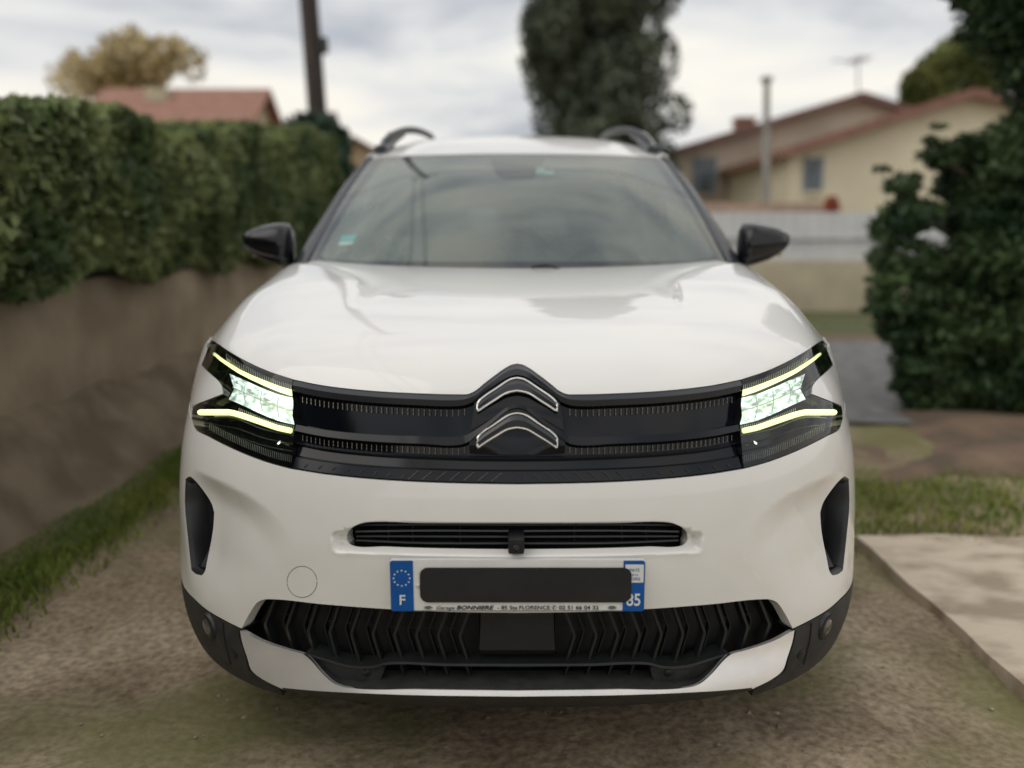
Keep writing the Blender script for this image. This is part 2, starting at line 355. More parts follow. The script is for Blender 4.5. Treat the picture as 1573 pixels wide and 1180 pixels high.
def ploft(mb, S, lines, offs, n=60, sym=False, side=1, mi=0, flip=False, cap=False, smooth=True):
    """loft between pixel polylines laid on surface S at offsets along its normal"""
    G = []
    for l_, o_ in zip(lines, offs):
        q = resample(l_, n=n, smooth=smooth)
        if sym: q = np.vstack([mir(q)[::-1][:-1], q])
        uv = S.uv(q); o2 = np.asarray(o_, float)
        if o2.ndim: o2 = np.interp(np.linspace(0, 1, len(q)), np.linspace(0, 1, len(o2)), o2)[:, None] if not sym else np.interp(np.abs(np.linspace(-1, 1, len(q))), np.linspace(0, 1, len(o2)), o2)[:, None]
        p = S.raw(uv)+S.rawn(uv)*o2
        if side < 0: p = p*[-1, 1, 1]
        G.append(p)
    return mb.grid(G, mi, flip=(side < 0) ^ flip ^ True)
def online(S, P, off, n=None, step=4, smooth=True, closed=False):
    q = resample(P, step=step, n=n, smooth=smooth, closed=closed); uv = S.uv(q); return S.raw(uv)+S.rawn(uv)*off
# ------------------------------------------------------------ the car: front shell
FR = np.array([0, .22, .44, .61, .75, .86, .935, .98, 1.0]); WW = 1-(1-FR**2.7)**(1/2.7)
TU = np.array([0, .2, .408, .578, .738, .896, 1.056, 1.231, 1.551])
prof = [(.02, .17), (.008, .24), (.0, .33), (0, .42), (0, .52), (.005, .61), (.015, .69), (.035, .77), (.058, .83), (.08, .875)]
sxv = [.95, .988, 1.012, 1.016, 1.018, 1.012, .998, .976, .953, .933]
endy = [.80, .82, .86, .90, .93, .95, .95, .95, .95, .97]
rows = []
for (yc, z), sx, ey in zip(prof, sxv, endy):
    x = FR*.92*sx; y = yc+(ey-yc)*WW; zz = z+.02*FR**3*(z/.875) if z > .6 else np.full(9, z)
    rows.append(np.stack([x, y, zz], 1))
R0 = rows[-1].copy()
RR = np.array([(0, 1.04, 1.093), (.2, 1.05, 1.094), (.4, 1.085, 1.097), (.55, 1.14, 1.102), (.67, 1.21, 1.108), (.755, 1.285, 1.103), (.82, 1.36, 1.06), (.865, 1.42, .99), (.885, 1.5, .90)])
cen = [(.122, .922), (.19, .962), (.32, 1.004), (.5, 1.038), (.74, 1.068)]
for yy, zz in cen:
    a = (yy-.08)/.96; b = (zz-.875)/.218
    fr = FR[:, None]
    x = R0[:, 0]+(RR[:, 0]-R0[:, 0])*a; y = R0[:, 1]+(RR[:, 1]-R0[:, 1])*a
    bb = b+(a-b)*np.array([0, 0, .0, .04, .12, .25, .5, .8, 1.0])
    z = R0[:, 2]+(RR[:, 2]-R0[:, 2])*bb
    rows.append(np.stack([x, y, z], 1))
RR[7:, 0] = [.895, .925]; rows.append(RR); RX = RR.copy(); RX[:, 1] += .2; RX[:, 2] += [.012]*6+[.0, -.01, -.01]; RX[:, 0] *= [1]*5+[.99, .99, .99, .99]; rows.append(RX)
rows = np.array(rows); rows[:, 8, 0] = .935; rows[7:13, 7, 0] += .4*np.clip(.915-rows[7:13, 7, 0], 0, 1)
cl = rows[:, 3, :]; TV = np.r_[0, np.cumsum(np.linalg.norm(np.diff(cl, axis=0), axis=1))]
net = np.concatenate([rows[:, :0:-1]*[-1, 1, 1], rows], 1); tu = np.r_[-TU[:0:-1], TU]
S0 = Surf(net, tu, TV)
VB = TV[9]; VE = TV[-2]; VX = TV[-1]
S0.prep(1.40, (0.0, VX)); 
def uvF(pts, S=None):                                        # pixel outline -> uv on the panels WITH their relief
    pts = np.asarray(pts, float); q = pts.copy()
    S = S or SF
    for _ in range(9): u = S0.uv(q); q = q-(proj(S.pos(u))-pts)*.8
    return S0.uv(q)
def S3(line): return S0.raw(S0.uv(resample(line, step=8)))
# relief of the panels: bonnet shoulders, side scallops, slot surround
crease = [(345, 407.5), (310, 411), (283, 415), (262, 421), (245, 430), (238, 438), (243, 450), (255, 477), (271, 503), (292, 522), (315, 540)]
cr_uv = S0.uv(resample(crease, step=6)); cr3 = S0.raw(cr_uv)
cr_poly = np.vstack([cr_uv, [1.6, cr_uv[-1][1]-.05], [1.6, cr_uv[0][1]]])
ridge = [(514, 742), (508, 727), (497, 721), (478, 727), (445, 743), (408, 762), (383, 780), (362, 802), (340, 828)]
rd_uv = S0.uv(resample(ridge, step=6)); rd3 = S0.raw(rd_uv)
low = [(340, 828), (352, 862), (385, 905), (412, 940), (430, 960)]
lw_uv = S0.uv(resample(low, step=6)); lw3 = S0.raw(lw_uv)
pk_poly = np.vstack([rd_uv, lw_uv[1:], [1.05, lw_uv[-1][1]-.02], [1.5, lw_uv[-1][1]], [1.5, rd_uv[0][1]]])
so_half = [(0, 803), (150, 802.5), (232, 802), (286, 822), (283, 843), (276, 848.5), (150, 852.5), (0, 855)]
so_poly = S0.uv(full(resample(so_half, step=6, smooth=False))); so_poly = so_poly[:-1] if np.allclose(so_poly[0], so_poly[-1]) else so_poly
so3 = S0.raw(np.vstack([so_poly, so_poly[:1]]))
def field(uv, p):
    q = p*[1, 1, 1]; q[:, 0] = np.abs(q[:, 0]); u2 = uv.copy(); u2[:, 0] = np.abs(u2[:, 0])
    h = np.zeros(len(uv))
    i = np.where((uv[:, 1] > VB+.02) & (u2[:, 0] > .15))[0]
    if len(i):
        d = pdist(q[i], cr3); s_ = inpoly(u2[i], cr_poly); t = np.clip((q[i][:, 1]-.42)/.35, 0, 1)
        sd = np.where(s_, d, -d); wd_ = .012+.034*(1-t); h[i] += .015*ss((sd+wd_*.4)/wd_)*ss(t)*ss((1.32-u2[i][:, 0])/.3)
        h[i] -= .006*np.exp(-((sd+.02)/.03)**2)*ss(t)
    i = np.where((uv[:, 1] < VB) & (u2[:, 0] > .3))[0]
    if len(i):
        ins = inpoly(u2[i], pk_poly); d1 = pdist(q[i], rd3); d2 = pdist(q[i], lw3)
        h[i] -= np.where(ins, .029*(1-(1-np.clip((np.sqrt(d1*d1+1.0e-4)-.01)/.075, 0, 1))**2)*np.clip(.01+(np.sqrt(d2*d2+6e-4)-.0245)/.17, 0, 1)*ss((.90-u2[i][:, 0])/.17)*ss((uv[i][:, 1]-.185)/.14), 0)
    i = np.where((uv[:, 1] < VB) & (u2[:, 0] < .6))[0]
    if len(i):
        ins = inpoly(uv[i], so_poly); d = pdist(p[i], so3); h[i] -= np.where(ins, .022*np.clip(d/.013, 0, 1), 0)
        h[i] += .0012*np.exp(-(d/.008)**2)*np.clip((p[i][:, 2]<.58)*1.0, 0, 1)
    return h
SF = Surf(net, tu, TV, field); SF.g, SF.gp, SF.lim = S0.g, S0.gp, S0.lim
car = empty('car', (0, 1.4, 0), 'white family SUV parked nose-on in the middle of the drive with both headlights lit', 'car')
# ---- traced outlines, right half, (dx from centre line, row)
topline = [(0, 558), (8, 559.5), (17, 564), (34, 576), (52, 590), (64, 600), (76, 605.5), (92, 606), (150, 604.5), (230, 600), (300, 592), (345, 583)]
hltop = [(345, 583), (384, 570), (415, 556), (442, 541), (460, 529), (468, 524)]
hltip = [(468, 524), (473, 530), (486.5, 560)]
hlnotch = [(486.5, 560), (472, 573), (457, 587), (453.5, 593), (452, 606)]
hlnotch2 = [(452, 606), (475, 615), (500, 625)]
hlout = [(500, 625), (500.5, 648), (494, 659), (480, 667)]
hlbot = [(480, 667), (463, 676), (425, 694), (385, 709), (349, 719)]
botline = [(349, 719), (300, 727), (230, 734.5), (150, 739.5), (70, 742), (0, 743)]
g = 2.2
def shift(l_, dx=0, dy=0): return [(a+dx, b+dy) for a, b in l_]
V0 = S0.uv([(500, 632)])[0]
# bonnet
uvt = S0.uv(segs(shift(topline, 0, -1), shift(hltop, 0, -1)))
ush = uvt[-1]
side = resample([ush, (ush[0]-.015, ush[1]+.12), (1.10, ush[1]+.35), (1.03, VX-.15), (1.0, VX)], step=.02)
half = np.vstack([uvt, side[1:]])
back = np.stack([np.linspace(1.0, 0, 45)[1:], np.full(44, VX)], 1)
bon = np.vstack([half, back]); bon = np.vstack([bon, (mir(bon)[::-1])[1:-1]])
panel('bonnet', SF, bon, [], M['paint'], car, du=.011, dv=.011, wall=.03, curve=.0025, creases=[cr_uv, mir(cr_uv)])
# fenders
seamv = S0.uv([(499, 640)])[0]
fo = np.vstack([side+[.006, 0], resample([(1.006, VX), (1.5, VX), (1.54, VB), (1.54, seamv[1]+.03), (1.30, seamv[1]+.01), (seamv[0], seamv[1])], step=.02, smooth=False)[1:],
                S0.uv(segs(shift([(500, 640)], 1), shift(hlout[:1], 1.5), shift(hlnotch2[::-1], 1, -1.5), shift(hlnotch[::-1], 1.5, 0), shift(hltip[::-1], 1.5, 0)))])
for sgn in (False, True): panel('fender', SF, fo, [], M['paint'], car, wall=.03, mirror=sgn, curve=.0015)
# front bumper, white
lg_top = [(0, 942), (100, 940.5), (200, 936), (300, 928.5), (375, 921), (390, 921.5), (400, 926), (412, 943), (424, 966)]
bc_top = [(424, 966), (450, 953), (480, 935), (503, 914)]
vent = segs([(510, 736), (504, 732), (497, 737), (482, 755), (470, 774), (466, 788)], [(466, 788), (468, 815), (477, 862), (481, 879), (485, 884)], [(485, 884), (494, 882), (501, 876)], [(501, 876), (506, 830), (511, 775), (510, 736)])
slot_h = [(0, 805), (150, 804.5), (235, 804), (248, 808), (260, 819), (262, 829), (258, 835), (200, 839), (100, 842), (0, 843)]
bo_in = S0.uv(segs(shift(botline[::-1], 0, 1.5), shift(hlbot[::-1], 0, 1.5), shift(hlout[::-1], 1.5, 1)[:-2]+[(500.5, 645)]))
bvl = S0.uv([bc_top[-1]])[0]
bo = np.vstack([bo_in, resample([bo_in[-1], (1.30, seamv[1]), (1.30, bvl[1]-.02), (bvl[0], bvl[1])], step=.02, smooth=False)[1:], S0.uv(segs(bc_top[::-1], lg_top[::-1]))[1:]])
bo = np.vstack([bo, (mir(bo)[::-1])[1:-1]])
vh = uvF(vent)
slf = full(resample(slot_h, step=4)); sl_uv = uvF(slf)[:-1]
so_in = S0.uv(full(resample([(0, 803.5), (150, 803), (246, 802.5), (262, 808), (273, 818), (272, 832), (266, 840), (150, 845), (0, 847)], step=5, smooth=False)))
sv0, sv1 = so_poly[:, 1].min()-.012, so_poly[:, 1].max()+.012
panel('front_bumper', SF, bo, [vh, mir(vh)[::-1], sl_uv], M['paint'], car, du=.009, dv=.009, wall=.03, curve=.0012,
      creases=[np.vstack([so_poly, so_poly[:1]])], fine=[(.235, sv0, .35, sv1, .0032), (-.35, sv0, -.235, sv1, .0032), (-.235, sv0, .235, sv1, .0055)])
# added black backing shell, so every opening and gap reads dark
U, V = np.meshgrid(np.linspace(-1.26, 1.26, 160), np.linspace(.035, VB+.10, 70))
q = np.stack([U.ravel(), V.ravel()], 1); fo_ = -.075-.0*np.abs(q[:, 0])
P_ = S0.raw(q)+S0.rawn(q)*fo_[:, None] if False else S0.raw(q)+S0.rawn(q)*(-.075)
MB().grid(P_.reshape(70, 160, 3)).build('backing_shell', M['dark'], car)
# ---- grille: bars lofted along the traced lines
def lay(k): return k
gr_o = empty('grille', (0, .1, .8), None, None); gr_o.parent = car; gr_o.matrix_parent_inverse = Matrix.Translation((0, -1.4, 0))
a1 = topline; xe = 345
a2 = [(0, 567), (8, 568.5), (17, 572), (34, 584), (52, 598), (64, 607), (78, 613), (95, 615), (150, 613.5), (230, 609), (300, 601), (345, 592)]
a3 = [(0, 573), (10, 575), (20, 580), (36, 592), (54, 606), (66, 615), (80, 621), (97, 623), (150, 621.5), (230, 617), (300, 609), (345, 600)]
def dn(l_, c, e_): return [(a, b+c+(e_-c)*min(1, a/345)) for a, b in l_]
m = MB(); ploft(m, S0, [a1, a2, a3, dn(a3, 2, 2)], [-.004, .001, -.006, -.022], 90, True); m.build('upper_bar', [M['trim']], gr_o)
# recessed bays
b1 = [(0, 577), (10, 579), (22, 585), (38, 596), (56, 610), (68, 618), (82, 623.5), (98, 625), (150, 623.5), (230, 619), (300, 611), (345, 602)]
b2 = [(0, 617), (12, 620), (40, 640), (60, 654), (78, 664.5), (92, 667.5), (150, 667), (230, 664), (300, 657), (345, 648)]
m = MB(); ploft(m, S0, [b1, b2], [-.022, -.030], 90, True); m.build('bay_panel', M['bay'], gr_o)
c2 = [(0, 619.5), (12, 622.5), (40, 643), (60, 657), (78, 667.5), (92, 670), (150, 669.5), (230, 666.5), (300, 659.5), (345, 651)]
c3 = [(0, 626), (12, 629), (40, 651), (62, 668), (76, 679), (88, 683), (150, 681.5), (230, 677.5), (300, 670), (345, 661)]
m = MB(); ploft(m, S0, [b2, c2, c3, dn(c3, 2, 2)], [-.028, -.006, -.002, -.02], 90, True); m.build('middle_bar', M['bay'], gr_o)
d1 = [(0, 700), (60, 699.5), (150, 697), (230, 692.5), (300, 685), (345, 677)]
d2 = [(0, 704), (60, 703.5), (150, 700.5), (230, 696), (300, 688.5), (345, 680)]
d3 = [(0, 722), (60, 721.5), (150, 719), (230, 714.5), (300, 707), (345, 699)]
m = MB(); ploft(m, S0, [dn(c3, 3, 3), d1], [-.022, -.024], 90, True); ploft(m, S0, [d1, d2, dn(d2, 2, 2)], [-.024, -.010, -.022], 90, True, mi=1)
ploft(m, S0, [dn(d2, 2, 2), d3], [-.022, -.016], 90, True); m.build('lower_bay', [M['bay'], M['trim']], gr_o)
d4 = dn(d3, 1.6, 1.6)
m = MB(); ploft(m, S0, [d3, d4, dn(d4, 1, 1), shift(botline[::-1], 0, -1)], [-.016, -.006, -.010, -.006], 90, True)
m.build('bottom_band', M['bay'], gr_o)
m = MB()
for k in range(-15, 16):                                      # small herringbone marks on the bottom band
    x0 = abs(k)*21.5+2; 
    if x0 > 340: continue
    yb = np.interp(x0, [0, 150, 345], [741.5, 738, 717]); L1 = [(x0, yb-14), (x0+16, yb-1)] if abs(k) < 8 else [(x0, yb-6), (x0+5, yb-1)]
    l_ = online(S0, L1, -.0055, n=5)
    if k < 0: l_ = l_*[-1, 1, 1]
    m.tube(l_, .0007, 4)
m.build('band_marks', M['trim'], gr_o)
m = MB()                                                     # rows of small metal pins
for rowk, (lt, h0, oo) in enumerate([(a3, 12, -.018), (c3, 11, -.018)]):
    LT = np.array(lt); 
    for k in range(34):
        x = 82+9.3*k*(1-.0045*k)
        if x > 342: break
        y0 = np.interp(x, LT[:, 0], LT[:, 1])+(4.0 if rowk == 0 else 4.5); hh = h0*(1-.15*x/345)
        for sgn in (1, -1):
            for kk in (0, 1):
                a = online(S0, [(x, y0+kk*hh*.52), (x, y0+kk*hh*.52+hh*.42)], oo, n=2); a = a*[sgn, 1, 1]
                m.tube(a, .0010, 6)
m.build('pins', M['pin'], gr_o)
# emblem: two chevrons with chrome outlines
m = MB(); mc = MB()
for dy, th0, th1, e0, e1 in ((0, 0, 0, 0, 0), (53, 0, 0, 0, 0)):
    t_ = [(0, 582), (10, 584), (31, 597), (58, 616.5), (61, 621)]; b_ = [(0, 601), (15, 604), (31, 613), (52, 626), (61, 632.5)]
    if dy: b_ = [(0, 604), (15, 607), (31, 616), (52, 629), (61, 635.5)]
    t_ = shift(t_, 0, dy); b_ = shift(b_, 0, dy)
    mid = [((p[0]+q[0])/2, (p[1]+q[1])/2) for p, q in zip(t_, b_)]
    ploft(m, S0, [t_, t_, mid, b_, b_], [-.02, .001, .006, .001, -.02], 24, True)
    tt = resample(t_, n=20); bb_ = resample(b_, n=20); loop = np.vstack([full(tt), full(bb_)[::-1]])
    mc.tube(online(S0, loop, .0025, step=2.5, smooth=False, closed=True), .0026, 8, closed=True)
em = m.build('emblem', M['trim'], gr_o); mc.build('emblem_outline', M['chrome'], em)
# shield plates round the chevrons
m = MB(); ploft(m, S0, [a3, b1], [-.006, -.02], 90, True)
sh = [(0, 573), (10, 575), (20, 580), (36, 592), (54, 606), (66, 615)]; sb = [(0, 620), (12, 623), (34, 638), (50, 648), (62, 655), (72, 661)]
ploft(m, S0, [sh, [((a[0]+b[0])/2, (a[1]+b[1])/2) for a, b in zip(sh, sb)], sb], [-.010, -.006, -.008], 30, True)
sh2 = [(0, 626), (12, 629), (34, 646), (50, 659), (62, 668), (74, 677)]; sb2 = [(0, 698), (12, 698), (34, 697.5), (50, 697), (62, 696.5), (74, 696)]
ploft(m, S0, [sh2, [((a[0]+b[0])/2, (a[1]+b[1])/2) for a, b in zip(sh2, sb2)], sb2], [-.008, -.008, -.016], 30, True)
m.build('emblem_shield', M['bay'], gr_o)
# ---- headlights
bright = mat('lamp_bowl_lit', (.6, .65, .6), rough=.2, metal=.6, emit=(.80, 1.0, .86), estr=1.0, var=.2, vscale=30)
n_ = bright.node_tree.nodes; l_ = bright.node_tree.links; p_ = n_['Principled BSDF']; t_ = n_.new('ShaderNodeTexCoord'); mpg = n_.new('ShaderNodeMapping'); mpg.inputs['Scale'].default_value = (1, .5, 2.2)
z_ = n_.new('ShaderNodeTexNoise'); z_.inputs['Scale'].default_value = 52; z_.inputs['Detail'].default_value = 5; z_.inputs['Distortion'].default_value = .4
mr_ = n_.new('ShaderNodeMapRange'); mr_.inputs['From Min'].default_value = .38; mr_.inputs['From Max'].default_value = .60; mr_.inputs['To Min'].default_value = .16; mr_.inputs['To Max'].default_value = 1.15
l_.new(t_.outputs['Object'], mpg.inputs[0]); l_.new(mpg.outputs[0], z_.inputs['Vector']); l_.new(z_.outputs[0], mr_.inputs['Value']); l_.new(mr_.outputs[0], p_.inputs['Emission Strength'])
drl = mat('running_light_strip', (.8, .8, .5), rough=.4, emit=(.93, 1.0, .42), estr=1.15, var=.05)
comb = mat('smoked_comb', (.55, .56, .57), rough=.35, metal=.3, var=.2, vscale=40)
hl_poly = segs(hltop, hltip, hlnotch, hlnotch2, hlout, hlbot, [(349, 719), (347, 700), (344, 664), (343.5, 650), (346, 640), (345, 620), (347, 595), (345, 583)])
hl_uv = S0.uv(hl_poly)
for sgn in (1, -1):
    mm = sgn < 0
    hl = panel('headlight', S0, hl_uv, [], M['gloss'], car, off=-.030, wall=.0, mirror=mm)
    # rim wall
    m = MB(); q0 = S0.raw(hl_uv); n0 = S0.rawn(hl_uv); q0 = q0*[sgn, 1, 1]; n0 = n0*[sgn, 1, 1]
    m.grid(np.stack([q0-n0*.002, q0-n0*.03], 1).transpose(1, 0, 2), wrap=True, flip=mm); m.build('housing_rim', M['gloss'], hl)
    m = MB()
    bt = [(347, 609), (372, 603), (400, 592), (425, 581), (449, 571)]; bb_ = [(347, 651), (372, 645), (400, 634), (425, 622), (450, 611)]
    md = [((a[0]+b[0])/2, (a[1]+b[1])/2) for a, b in zip(bt, bb_)]
    ploft(m, S0, [bt, md, bb_], [-.012, -.026, -.012], 30, side=sgn); bw_ = m.build('lamp_bowl', bright, hl)
    m = MB()                                                  # lamp modules: dark dividers and clear bars in the bowl
    for xx in (372, 398, 424):
        y0 = np.interp(xx, [347, 372, 400, 425, 447], [609, 603, 592, 581, 569])+5; y1 = np.interp(xx, [347, 372, 400, 425, 446], [651, 645, 634, 622, 614])-5
        m.tube(online(S0, [(xx, y0), (xx+2, (y0+y1)/2), (xx-1, y1)], -.0115, step=4)*[sgn, 1, 1], .0013, 6)
    for dy_ in (20,): m.tube(online(S0, [(349, 609+dy_), (372, 603+dy_), (400, 592+dy_), (425, 581+dy_), (444, 572+dy_)], -.013, step=6)*[sgn, 1, 1], .0012, 6)
    m.build('lamp_divider', comb, bw_)
    for line, r_ in (([(349, 602), (365, 597), (382, 590.5), (412.5, 577.6), (432, 568), (445.5, 559.5), (460, 550), (470, 542)], (.0072, .0036)), ([(351, 661), (372, 656.5), (392, 649.5), (428, 637), (439, 633.8), (447, 632.3), (492, 632.5)], (.0062, .0074))):
        P_ = online(S0, line, -.008, step=4, smooth=False)*[sgn, 1, 1]; m = MB(); m.tube(P_, np.linspace(r_[0], r_[1], len(P_)), 8); m.build('daytime_strip', drl, hl)
    m = MB()
    for line, hgt in (([(348, 588), (375, 580), (405, 567), (432, 553), (455, 538)], 9), ([(350, 652), (385, 645), (412, 634), (436, 624)], 6), ([(352, 700), (385, 692), (425, 677), (460, 661), (485, 648)], 11)):
        q_ = resample(line, step=3.1)
        for a, b in q_: m.tube(online(S0, [(a, b), (a+.8, b+hgt)], -.016 if hgt != 11 else -.02, n=2)*[sgn, 1, 1], .00085 if hgt != 11 else .0007, 4)
    m.build('comb_fins', comb, hl)
    m = MB()
    for ln in ([(350, 668), (400, 658), (450, 640), (497, 640)], [(350, 682), (400, 672), (450, 655), (495, 650)], [(350, 694), (400, 684), (450, 667), (490, 655)], [(460, 548), (470, 556), (482, 562)], [(452, 560), (462, 566), (474, 566)]):
        m.tube(online(S0, ln, -.022, step=6)*[sgn, 1, 1], .0018, 5)
    m.build('inner_ribs', M['trim'], hl)
    m = MB(); m.tube([S0.raw(S0.uv([(370, 684)]))[0]*[sgn, 1, 1]+np.array([0, k, 0]) for k in (.014, .03)], .0022, 10); m.build('fog_bulb', mat('small_bulb', (.8, .8, .8), emit=(1, .97, .85), estr=1.2, var=.1), hl)
    panel('lens_cover', S0, hl_uv, [], M['lens'], hl, off=-.0015, wall=0, mirror=mm)
# ---- side air vents
vl = vh
for sgn in (False, True):
    o = panel('side_vent', SF, vl, [], M['dark'], car, off=-.055, wall=0, mirror=sgn, du=.02, dv=.02)
    m = MB(); q0 = SF.pos(vl); n0 = SF.nrm(vl); c0 = q0.mean(0); s_ = -1 if sgn else 1
    ri = q0+(c0-q0)*.10-n0*.012; G_ = np.stack([q0-n0*.001, q0+(c0-q0)*.05-n0*.004, ri, ri-n0*.045])*[s_, 1, 1]
    m.grid(G_, wrap=True, flip=not sgn); m.build('vent_frame', M['satin'], o)
    m = MB(); bl = S0.uv([(478, 835), (500, 835), (497, 872), (484, 876)]); qq = (SF.pos(bl)-SF.nrm(bl)*np.array([.05, .05, .012, .012])[:, None])*[s_, 1, 1]; m.add(qq, [(0, 1, 2, 3)]); m.build('vent_ramp', M['plastic'], o)
# ---- central slot with slats and camera
c_in = empty('centre_intake', (0, .02, .6), None, None); c_in.parent = car; c_in.matrix_parent_inverse = Matrix.Translation((0, -1.4, 0))
rr = lambda r0, r1: [(0, r0), (150, r0-.6), (256, r1)]
m = MB(); ploft(m, S0, [rr(801, 800), rr(846, 838)], [-.062, -.062], 30, True); m.build('slot_back', M['dark'], c_in)
for (r0, r1, o1) in ((811, 811, -.030), (820, 820.5, -.026), (830, 829, -.030), (840, 835, -.028)):
    m = MB(); ploft(m, S0, [rr(r0, r1), rr(r0, r1), rr(r0+2.4, r1+2.4), rr(r0+3.4, r1+3.2)], [-.06, o1-.001, o1, -.06], 30, True); m.build('slat', M['satin'] if r0 != 820 else M['trim'], c_in)
m = MB()
for x in (90, 166, 205): 
    for sgn in (1, -1): m.tube(online(S0, [(x, 806), (x, 840)], -.034, n=3)*[sgn, 1, 1], .0012, 4)
m.build('slot_struts', M['satin'], c_in)
pc = at(-1.5, 837, -.004)
m = MB(); m.box(pc+[0, .012, .002], (.033, .045, .034), bev=.005, rx=.12); cm = m.build('front_camera', M['satin'], c_in)
m = MB(); m.tube([pc+[0, -.005, -.004], pc+[0, -.0125, -.005], pc+[0, -.0145, -.005]], [.0085, .0085, .0075], 20); o = m.build('camera_ring', M['trim'], cm)
m = MB(); m.tube([pc+[0, -.013, -.005], pc+[0, -.0165, -.005], pc+[0, -.0185, -.005]], [.0055, .005, .002], 16); m.build('camera_lens', M['gloss'], cm)
# ---- lower black grille
lgb = [(424, 969), (395, 984), (355, 997.5), (329, 1005), (321, 1011), (298, 1036), (281, 1050), (266, 1055), (150, 1058.5), (0, 1060.5)]
lg = empty('lower_grille', (0, .05, .33), None, None); lg.parent = car; lg.matrix_parent_inverse = Matrix.Translation((0, -1.4, 0))
lgu = np.vstack([S0.uv(segs(lg_top, lgb))]); lgu = np.vstack([lgu, mir(lgu)[::-1][1:-1]])
shelf = [(0, 1023), (110, 1022.5), (205, 1021), (225, 1026), (262, 1025), (300, 1014), (329, 1005)]
m = MB()
for x in np.arange(90, 445, 34.5):                            # chevron ribs, front rank and a fainter rank behind
    for (o0, o1, dxk, rk, wd) in ((-.026, -.050, 0, 0, 2.2), (-.050, -.066, 17, 1, 1.5)):
        xx = x+dxk; top = np.interp(xx-14, [0, 200, 300, 375, 395, 424], [944, 938, 930, 922, 926, 968])-3; bot = np.interp(xx-12, [0, 205, 262, 330, 400, 430], [1021, 1020, 1016, 1002, 981, 968])+np.interp(x, [240, 330], [13, 27])
        if bot-top < 12: continue
        mdr = top+(bot-top)*.48
        Ln = [(xx-18, top), (xx-2, mdr-4), (xx, mdr+1), (xx-1, mdr+6), (xx-15, bot)]
        q_ = resample(Ln, n=24, smooth=False)
        for sgn in (1, -1):
            G_ = []
            for ddx, oo in ((-wd*.3, o1), (-wd, o0), (wd, o0), (wd*.3, o1)):
                qq = q_+[ddx, 0]; u_ = S0.uv(qq); G_.append((S0.raw(u_)+S0.rawn(u_)*oo)*[sgn, 1, 1])
            m.grid(G_, flip=sgn < 0, mi=rk)
m.build('chevron_ribs', [M['rib'], M['dark']], lg)
m = MB()
for x in np.arange(100, 220, 34.5):
    for sgn in (1, -1):
        G_ = []
        for ddx, oo in ((-1.8, -.06), (-1.8, -.03), (1.8, -.03), (1.8, -.06)):
            u_ = S0.uv(resample([(x-16+ddx, 1026), (x-26+ddx, 1053)], n=5)); G_.append((S0.raw(u_)+S0.rawn(u_)*oo)*[sgn, 1, 1])
        m.grid(G_, flip=sgn < 0)
m.build('slot_ribs', M['rib'], lg)
m = MB(); ml = [(0, 982), (60, 982), (200, 978), (300, 968), (410, 950)]
ploft(m, S0, [ml, shift(ml, 0, .8)], [-.047, -.047], 40, True); m.build('cross_rib', M['rib'], lg)
m = MB(); ploft(m, S0, [shelf, shift(shelf, 0, 1), shift(shelf, 0, 4), shift(shelf, 0, 5)], [-.05, -.010, -.008, -.05], 60, True); m.build('shelf_bar', M['rib'], lg)
m = MB(); ploft(m, S0, [[(0, 941), (56, 941)], [(0, 1006), (59, 1006)], [(0, 1019), (59, 1019)]], [-.022, -.02, -.034], 4, True)
ploft(m, S0, [[(59, 941), (59, 1000), (59, 1019)], [(59.5, 941), (59.5, 1000), (59.5, 1019)]], [-.02, -.06], 4); ploft(m, S0, [[(59, 941), (59, 1000), (59, 1019)], [(59.5, 941), (59.5, 1000), (59.5, 1019)]], [-.02, -.06], 4, side=-1)
m.build('radar_cover', M['dark'], lg)
def skf(uv, p): return .002+.046*ss((.345-p[:, 2])/.15)
SK = Surf(net, tu, TV, skf); SK.g, SK.gp, SK.lim = S0.g, S0.gp, S0.lim
# wedge panels with sensors and the lower lip
we = segs([(329, 1006), (300, 1016), (262, 1029), (225, 1031)], [(225, 1031), (209, 1031), (215, 1052), (262, 1053), (283, 1046)], [(283, 1046), (298, 1034), (329, 1006)])
weu = S0.uv(we)
for sgn in (False, True):
    o = panel('wedge_panel', S0, weu, [], M['plastic'], lg, off=-.016, wall=.03, mirror=sgn)
    u_ = S0.uv([(235, 1040)]); p_ = S0.raw(u_)[0]-S0.rawn(u_)[0]*.014; nn = S0.rawn(u_)[0]; s_ = -1 if sgn else 1
    m = MB(); m.tube([(p_+nn*k)*[s_, 1, 1] for k in (-.01, .0005, .002)], [.0085, .0085, .006], 18); m.build('parking_sensor', M['satin'], o)
lip1 = [(0, 1052), (150, 1051.5), (210, 1051.5), (262, 1052), (285, 1046), (300, 1034), (316, 1015), (326, 1006)]; lip2 = [(0, 1064), (150, 1062), (230, 1059), (262, 1058), (276, 1054), (296, 1038), (318, 1013), (329, 1005)]
lf = lambda L_: full(resample(L_, n=80))
u1 = S0.uv(lf(lip1)); m = MB(); m.grid([S0.raw(u1)-S0.rawn(u1)*.05, S0.raw(u1)-S0.rawn(u1)*.008, SK.pos(uvF(lf(lip2), SK))-[0, -.002, 0]]); m.build('lower_lip', M['plastic'], lg)
m = MB(); m.tube(online(S0, full([(0, 1037), (26, 1037), (37, 1030)]), -.03, step=4, smooth=False), .001, 5); m.build('tow_strap_line', M['trim'], lg)
# ---- silver skid
sk_t = [(427, 969)]
skb = [(427, 969), (424, 985), (416, 1010), (409, 1030), (395, 1042), (362, 1059)]
skl = [(362, 1057), (320, 1061), (250, 1065), (150, 1068.5), (0, 1070.5)]
sk = uvF(segs(shift(lgb[::-1], 0, 1), skb, skl), SK); sk = np.vstack([sk, mir(sk)[::-1][1:-1]])
